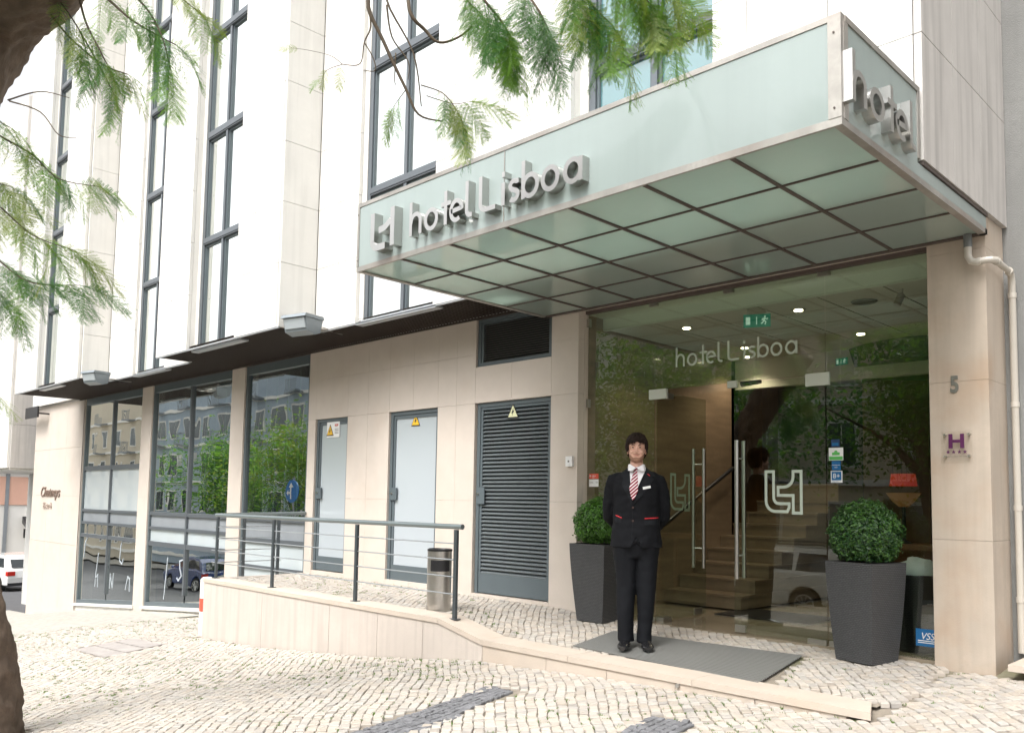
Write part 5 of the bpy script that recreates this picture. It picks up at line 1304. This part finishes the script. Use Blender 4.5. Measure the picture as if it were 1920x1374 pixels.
leafy(tree2, [(790,160,4.7),(830,175,4.6),(855,205,4.6),(870,235,4.6)], .004, .0015, 9, .5, .8, [1,0,4,2], .7, .8)
leafy(tree2, [(760,170,4.7),(745,190,4.7),(735,205,4.7)], .003, .001, 4, .45, .6, [2,0], .4, 1.0)
leafy(tree2, [(800,180,4.7),(850,195,4.6),(880,190,4.6)], .003, .001, 6, .5, .8, [0,1,2], .6, .6)
leafy(tree2, [(850,-90,4.6),(900,-10,4.5),(940,40,4.5),(960,75,4.5)], .010, .003, 16, .8, 1.15, [1,0,0,4], .7, .9)
leafy(tree2, [(920,-90,4.6),(980,-20,4.5),(1010,20,4.4),(1030,60,4.4)], .010, .003, 16, .8, 1.15, [1,4,0,1], .7, 1.0)
leafy(tree2, [(1000,-90,4.5),(1070,-40,4.4),(1110,10,4.4),(1150,50,4.4)], .010, .003, 20, .8, 1.2, [0,2,0,1], .7, .9)
leafy(tree2, [(1050,-100,4.5),(1130,-60,4.4),(1190,-20,4.4),(1230,20,4.4)], .010, .003, 16, .8, 1.15, [2,0,0], .7, .8)
leafy(tree2, [(880,-60,4.6),(870,-10,4.6),(905,30,4.6)], .006, .003, 6, .6, .9, [1,0], .8, .6)
leafy(tree2, [(1100,-110,4.4),(1210,-70,4.4),(1270,-20,4.4)], .008, .003, 11, .8, 1.1, [0,2], .7, .8)

# ------------------------------------------------------------ vehicles
def car(loc, rz, paint, label, estate=False):
    t = thing('parked_car', label, 'car', loc, rz, 'cars parked near the hotel')
    L, Wd = (4.5, 1.78) if estate else (4.0, 1.72); h = 1.46
    # side profile (x forward), lofted across with tumblehome
    if estate: low = [(-2.22,.32),(-2.25,.62),(-2.18,.95),(2.0,.78),(2.22,.6),(2.2,.3)]; roof = [(-2.10,.95),(-1.95,1.30),(-1.75,1.44),(-.2,1.48),(.45,1.40),(1.15,.93)]
    else: low = [(-1.95,.32),(-1.98,.62),(-1.92,.92),(1.75,.78),(1.95,.6),(1.93,.3)]; roof = [(-1.85,.92),(-1.6,1.30),(-1.3,1.44),(-.1,1.48),(.45,1.38),(1.1,.90)]
    b = MB(); w = Wd/2
    def arch(cx): return [(cx+.36*math.cos(R(a)), .32+.36*math.sin(R(a))) for a in range(0, 181, 20)]
    fx, rx_ = (1.35, -1.35) if estate else (1.22, -1.22)
    prof = [(low[0][0], .22)]+[p for p in low[0:1]]+low[1:2]+low[2:3]+[(1.15,.93)]+low[3:4]+low[4:5]+low[5:6]
    prof = low[:3]+[(-1.0,.97),(1.15,.93)]+low[3:]+[(fx+.36,.25)]+arch(fx)+[(rx_+.36,.25)]+arch(rx_)
    b.prism(prof, 'y', -w, w); body_ = b.build('body', paint, t, world=False)
    body_.data.validate(); 
    bv_ = body_.modifiers.new('b', 'BEVEL'); bv_.width = .05; bv_.segments = 3; bv_.limit_method = 'ANGLE'; bv_.angle_limit = R(50)
    g = MB(); i0 = len(g.v); n_ = len(roof); wi = w-.17
    rows_ = []
    for (x, z) in roof:
        k = (z-.92)/.56; rows_.append((x, z, w-.03-(.17*k)))
    top = [(x, -y_, z) for x, z, y_ in rows_]+[(x, y_, z) for x, z, y_ in rows_]
    g.v = top; g.f = [tuple(range(n_)), tuple(reversed(range(n_, 2*n_)))]+[(k, n_+k, n_+k+1, k+1) for k in range(n_-1)]+[(n_-1, 2*n_-1, n_, 0)]; g.mi = [0]*len(g.f)
    g.build('cabin', paint, t, world=False)
    def sidewin(x0, x1, x2, x3, s):
        P = []
        for x, z in ((x0,1.0),(x1,1.34),(x2,1.36),(x3,1.0)):
            k = (z-.92)/.56; P.append((x, s*(w-.03-.17*k+.006), z))
        if s < 0: P = P[::-1]
        MB().quad(*P).build('side_window', car_glass, t, world=False)
    for s in (-1, 1):
        if estate: sidewin(-1.9,-1.72,-1.2,-1.15,s); sidewin(-1.08,-1.08,-.25,-.25,s); sidewin(-.18,-.18,.35,.95,s)
        else: sidewin(-1.6,-1.35,-.35,-.35,s); sidewin(-.28,-.28,.3,.9,s)
    r0 = roof[0]; r1 = roof[1]
    MB().quad((r0[0]-.012+.02,-w+.22,1.0),(r1[0]-.02,-w+.26,1.30),(r1[0]-.02,w-.26,1.30),(r0[0]-.012+.02,w-.22,1.0)).build('rear_window', car_glass, t, world=False)
    MB().quad((1.12,-w+.12,.96),(1.12,w-.12,.96),(.50,w-.24,1.385),(.50,-w+.24,1.385)).build('windscreen', car_glass, t, world=False)
    for s in (-1, 1):
        xb = low[1][0]
        MB().box(xb-.012, xb+.14, s*(w-.28), s*(w+.006), .70, .86).build('tail_light', tail_m, t, world=False)
        MB().box(-xb-.10 if not estate else 2.08, -xb+.01 if not estate else 2.225, s*(w-.35), s*(w-.03), .55, .70).build('headlight', lamp_glass, t, world=False)
        if estate: MB().tube([(-1.75,s*(w-.24),1.47),(-1.6,s*(w-.24),1.52),(.2,s*(w-.24),1.53),(.35,s*(w-.24),1.46)], .018, 6).build('roof_rail', black_plastic, t, world=False)
        MB().ball((.85, s*(w+.08), 1.0), (.06,.10,.06), 10, 8).build('wing_mirror', paint, t, world=False, smooth=True)
        for cx in (fx, rx_):
            wh = MB().tube([(cx, s*(w-.20), .315), (cx, s*(w+.002), .315)], .315, 28).build('wheel', tyre_m, t, world=False); smooth_angle(wh)
            r_ = MB()
            for k in range(10):
                a = 2*PI*k/10; r_.tube([(cx, s*(w+.006), .315), (cx+.19*math.cos(a), s*(w+.008), .315+.19*math.sin(a))], .014, 4)
            r_.tube([(cx+.2*math.cos(2*PI*k/24), s*(w+.006), .315+.2*math.sin(2*PI*k/24)) for k in range(25)], .016, 6); r_.build('rim', rim_m, wh, world=False)
    MB().box(low[1][0]-.016, low[1][0]-.004, -.26, .26, .66, .77).build('number_plate', plate_m, t, world=False)
    MB().box(low[0][0]-.01, low[0][0]+.2, -w+.03, w-.03, .30, .44).build('bumper', black_plastic, t, world=False)
    return t
car((-9.4, -3.2, gz(-9.4,-3.2)-.13), R(180), car_silver, 'pale estate car parked across the pavement, seen mirrored in the entrance glass', True)
cA = car((-16.5, -3.1, gz(-16.5,-3.1)-.13), R(180), car_white, 'white hatchback parked ahead of the estate car by the kerb')
car((-36.5, -3.2, gz(-36.5,-3.2)-.13), R(180), car_blue, 'dark blue hatchback parked far down the street by the kerb')
car((-28.5, -3.1, gz(-28.5,-3.1)-.13), R(180), car_white, 'white hatchback parked opposite the bistro corner')
cw_ = at(-8, 1063, 36)
car((-38.9, 10.2, gz(-38.9,10.2)-.12), R(192), car_white, 'white hatchback seen from behind at the far left beyond the hotel corner')

# ------------------------------------------------------------ street buildings (far left, and across the street)
def building(x0, x1, y0, y1, z0, z1, m, label, face, nx, nz, name='street_building', ww=1.0, wh_=1.5, zs=3.0, roof=True, z_first=1.0):
    t = thing(name, label, 'building', ((x0+x1)/2, (y0+y1)/2, z0))
    MB().box(x0, x1, y0, y1, z0, z1).build('wall', m, t)
    if roof:
        b = MB().prism([(y0-.3,z1),(y1+.3,z1),((y0+y1)/2,z1+1.8)], 'x', x0-.2, x1+.2); b.build('roof', roof_red, t)
    for k in range(nz+1):
        zc = z0+z_first+zs*k-.35
        if zc < z1-.3 and face == 'y':
            MB().box(x0+.05, x1-.05, y1+.001, y1+.18, zc, zc+.22).build('string_course', paint_white, t)
            if k: 
                for i in range(0, nx, 2):
                    cx = x0+(x1-x0)*(i+.5)/nx; q = MB().box(cx-.9, cx+.9, y1+.19, y1+.9, zc+.02, zc+.14)
                    for u in range(13): q.box(cx-.9+u*.146, cx-.88+u*.146, y1+.86, y1+.88, zc+.14, zc+1.0)
                    q.box(cx-.9, cx+.9, y1+.85, y1+.89, zc+1.0, zc+1.04).build('balcony', band_grey, t)
    for i in range(nx):
        for k in range(nz):
            if face == 'y':
                cx = x0+(x1-x0)*(i+.5)/nx; cz = z0+z_first+zs*k+1.2
                fr__ = MB().box(cx-ww/2-.12, cx+ww/2+.12, y1+.001, y1+.07, cz-wh_/2-.12, cz+wh_/2+.12).build('window', paint_white, t)
                MB().box(cx-ww/2, cx-.03, y1+.071, y1+.085, cz-wh_/2, cz+wh_/2).box(cx+.03, cx+ww/2, y1+.071, y1+.085, cz-wh_/2, cz+wh_/2).build('pane', far_glass, fr__)
            else:
                cy = y0+(y1-y0)*(i+.5)/nx; cz = z0+z_first+zs*k+1.2
                fr__ = MB().box(x1+.001, x1+.07, cy-ww/2-.12, cy+ww/2+.12, cz-wh_/2-.12, cz+wh_/2+.12).build('window', paint_white, t)
                MB().box(x1+.071, x1+.085, cy-ww/2, cy+ww/2, cz-wh_/2, cz+wh_/2).build('pane', far_glass, fr__)
    return t
bz = lambda x: gz(x, -16)-.2
building(-24, 12, -28, -16.8, bz(-10), 9.5, paint_cream, 'cream rendered building across the street behind the camera', 'y', 12, 4)
building(-44, -24.3, -28, -17, bz(-34), 10.5, paint_white, 'white rendered building across the street, next to the cream one', 'y', 7, 4)
building(-75, -44.3, -28, -16.8, bz(-60), 11.5, paint_blue, 'grey blue tiled building across the street with white framed windows', 'y', 11, 4, ww=1.5)
building(-110, -75.3, -28, -17, -4.6, 12, paint_cream, 'cream building far down the street across the road', 'y', 10, 4)
fl = building(-70, -58, 2, 40, -5, 9, paint_white, 'pale building with salmon band and black awning beyond the left corner', 'x', 9, 3, 'corner_building', zs=3.6, z_first=3.2, roof=False)
MB().box(-57.98, -57.6, 2, 40, 2.6, 3.2).build('cornice', paint_white, fl); MB().box(-57.98, -57.93, 2, 40, .5, 2.2).build('band', paint_salmon, fl)
for k in range(9): MB().box(-57.97, -57.88, 3+k*4, 3.2+k*4, -4.5, 2.5).build('drainpipe', band_grey, fl)
MB().hexa([(-57.9,16.0,-.6),(-57.0,16.0,-.95),(-57.0,18.5,-.95),(-57.9,18.5,-.6),(-57.9,16.0,-.2),(-57.0,16.0,-.85),(-57.0,18.5,-.85),(-57.9,18.5,-.2)]).box(-57.9,-57.85,16.1,18.3,-1.5,-.95).build('awning', black_plastic, fl)
# traffic sign and lamp across the street: they show mirrored in the shop glass
ts = thing('traffic_sign', 'round blue ahead or right traffic sign on a grey pole by the kerb', 'traffic sign', (-26.3, -1.55, gz(-26.3,-1.6)))
MB().tube([(-26.3,-1.62,gz(-26.3,-1.6)),(-26.3,-1.62,1.9)], .035, 10).build('pole', band_grey, ts)
b = MB().tube([(-26.3,-1.57,1.42),(-26.3,-1.55,1.42)], .38, 28); b.build('disc', sign_blue, ts)
b = MB()
for j, st_ in enumerate([[(0,-.25),(0,.15)], [(0,-.05),(-.15,-.05)]]): stroke(b, st_, .07, -1.5495, -1.545-.0005*j, lambda u, v, t: (-26.3+u, t, 1.42+v))
b.prism([(-26.42,1.55),(-26.18,1.55),(-26.3,1.70)], 'y', -1.549, -1.544); b.prism([(-26.45,1.27),(-26.45,1.47),(-26.58,1.37)], 'y', -1.549, -1.544); b.build('arrow_mark', paint_white, ts)
sl_ = thing('street_lamp', 'grey street lamp with a long arm across the road', 'street lamp', (-40, -14, -3))
smooth_angle(MB().tube([(-40,-14,gz(-40,-14)),(-40,-14,6.5)], .09, 12).build('pole', band_grey, sl_)); MB().tube([(-40,-14,6.3),(-38.5,-12.2,7.2)], .05, 8).build('arm', band_grey, sl_)
MB().hexa([(-38.7,-12.5,7.15),(-38.4,-12.6,7.15),(-37.9,-11.6,7.3),(-38.2,-11.5,7.3),(-38.7,-12.5,7.3),(-38.4,-12.6,7.3),(-37.9,-11.6,7.4),(-38.2,-11.5,7.4)]).build('lamp_head', lamp_grey, sl_)
# trees across the road (mirrored in the glass)
def bushy(x, y, h, cr, label, seed, m1=leafB, m2=leafA):
    rr = random.Random(seed); z = gz(x, y)-.1; t = thing('street_tree', label, 'tree', (x, y, z), 0, 'street trees across the road')
    rough_tube([(x,y,z-.1),(x+.1,y,z+h*.25),(x-.15,y+.1,z+h*.5),(x+.2,y,z+h*.75)], [.24,.18,.13,.05], 14, .08, 3, bark, 'trunk', t)
    for k in range(7):
        a = rr.uniform(0, 2*PI); z0 = z+h*rr.uniform(.35,.55); rough_tube([(x,y,z0),(x+math.cos(a)*cr*.4,y+math.sin(a)*cr*.4,z0+h*.15),(x+math.cos(a)*cr*.85,y+math.sin(a)*cr*.85,z0+h*.25)], [.08,.05,.02], 8, .05, 3, bark, 'limb', t)
    b = MB(); cl_ = [(rr.gauss(0,.5), rr.gauss(0,.5), rr.uniform(-.5,.55)) for _ in range(34)]
    for i in range(12000):
        c = cl_[rr.randrange(len(cl_))]; p = Vector((x+c[0]*cr+rr.gauss(0,.2)*cr, y+c[1]*cr+rr.gauss(0,.2)*cr, z+h*.72+c[2]*h*.38+rr.gauss(0,.09)*h))
        a = Vector((rr.uniform(-1,1), rr.uniform(-1,1), rr.uniform(-1,.4))).normalized(); s = a.cross(Vector((rr.uniform(-1,1),rr.uniform(-1,1),1))).normalized()
        L = rr.uniform(.10,.22); b.cur = 0 if rr.random() < .6 else 1; b.quad(p, p+a*L*.5+s*.05, p+a*L, p+a*L*.5-s*.05)
    b.build('crown', [m1, m2], t)
bushy(-15.5, -8.5, 8.0, 3.3, 'bushy green street tree across the road, nearest to the hotel entrance', 1)
bushy(-8.0, -9.4, 7.5, 3.0, 'leafy street tree standing on the road island opposite the doors', 2)
bushy(-4.6, -6.2, 7.2, 2.6, 'smaller leafy tree across the road to the right of the doors', 6)
bushy(-26, -9.5, 8.5, 3.3, 'broad street tree across the road opposite the ramp', 3, leafB, leafA)
bushy(-33, -7.5, 7.5, 2.8, 'green street tree across the road opposite the shop windows', 4, leafA, leafC)
bushy(-45, -9, 7.5, 2.8, 'green street tree farther down across the road', 5, leafA, leafB)
bushy(-37.5, 18, 6.0, 2.2, 'tree beside the side road beyond the left corner', 8)
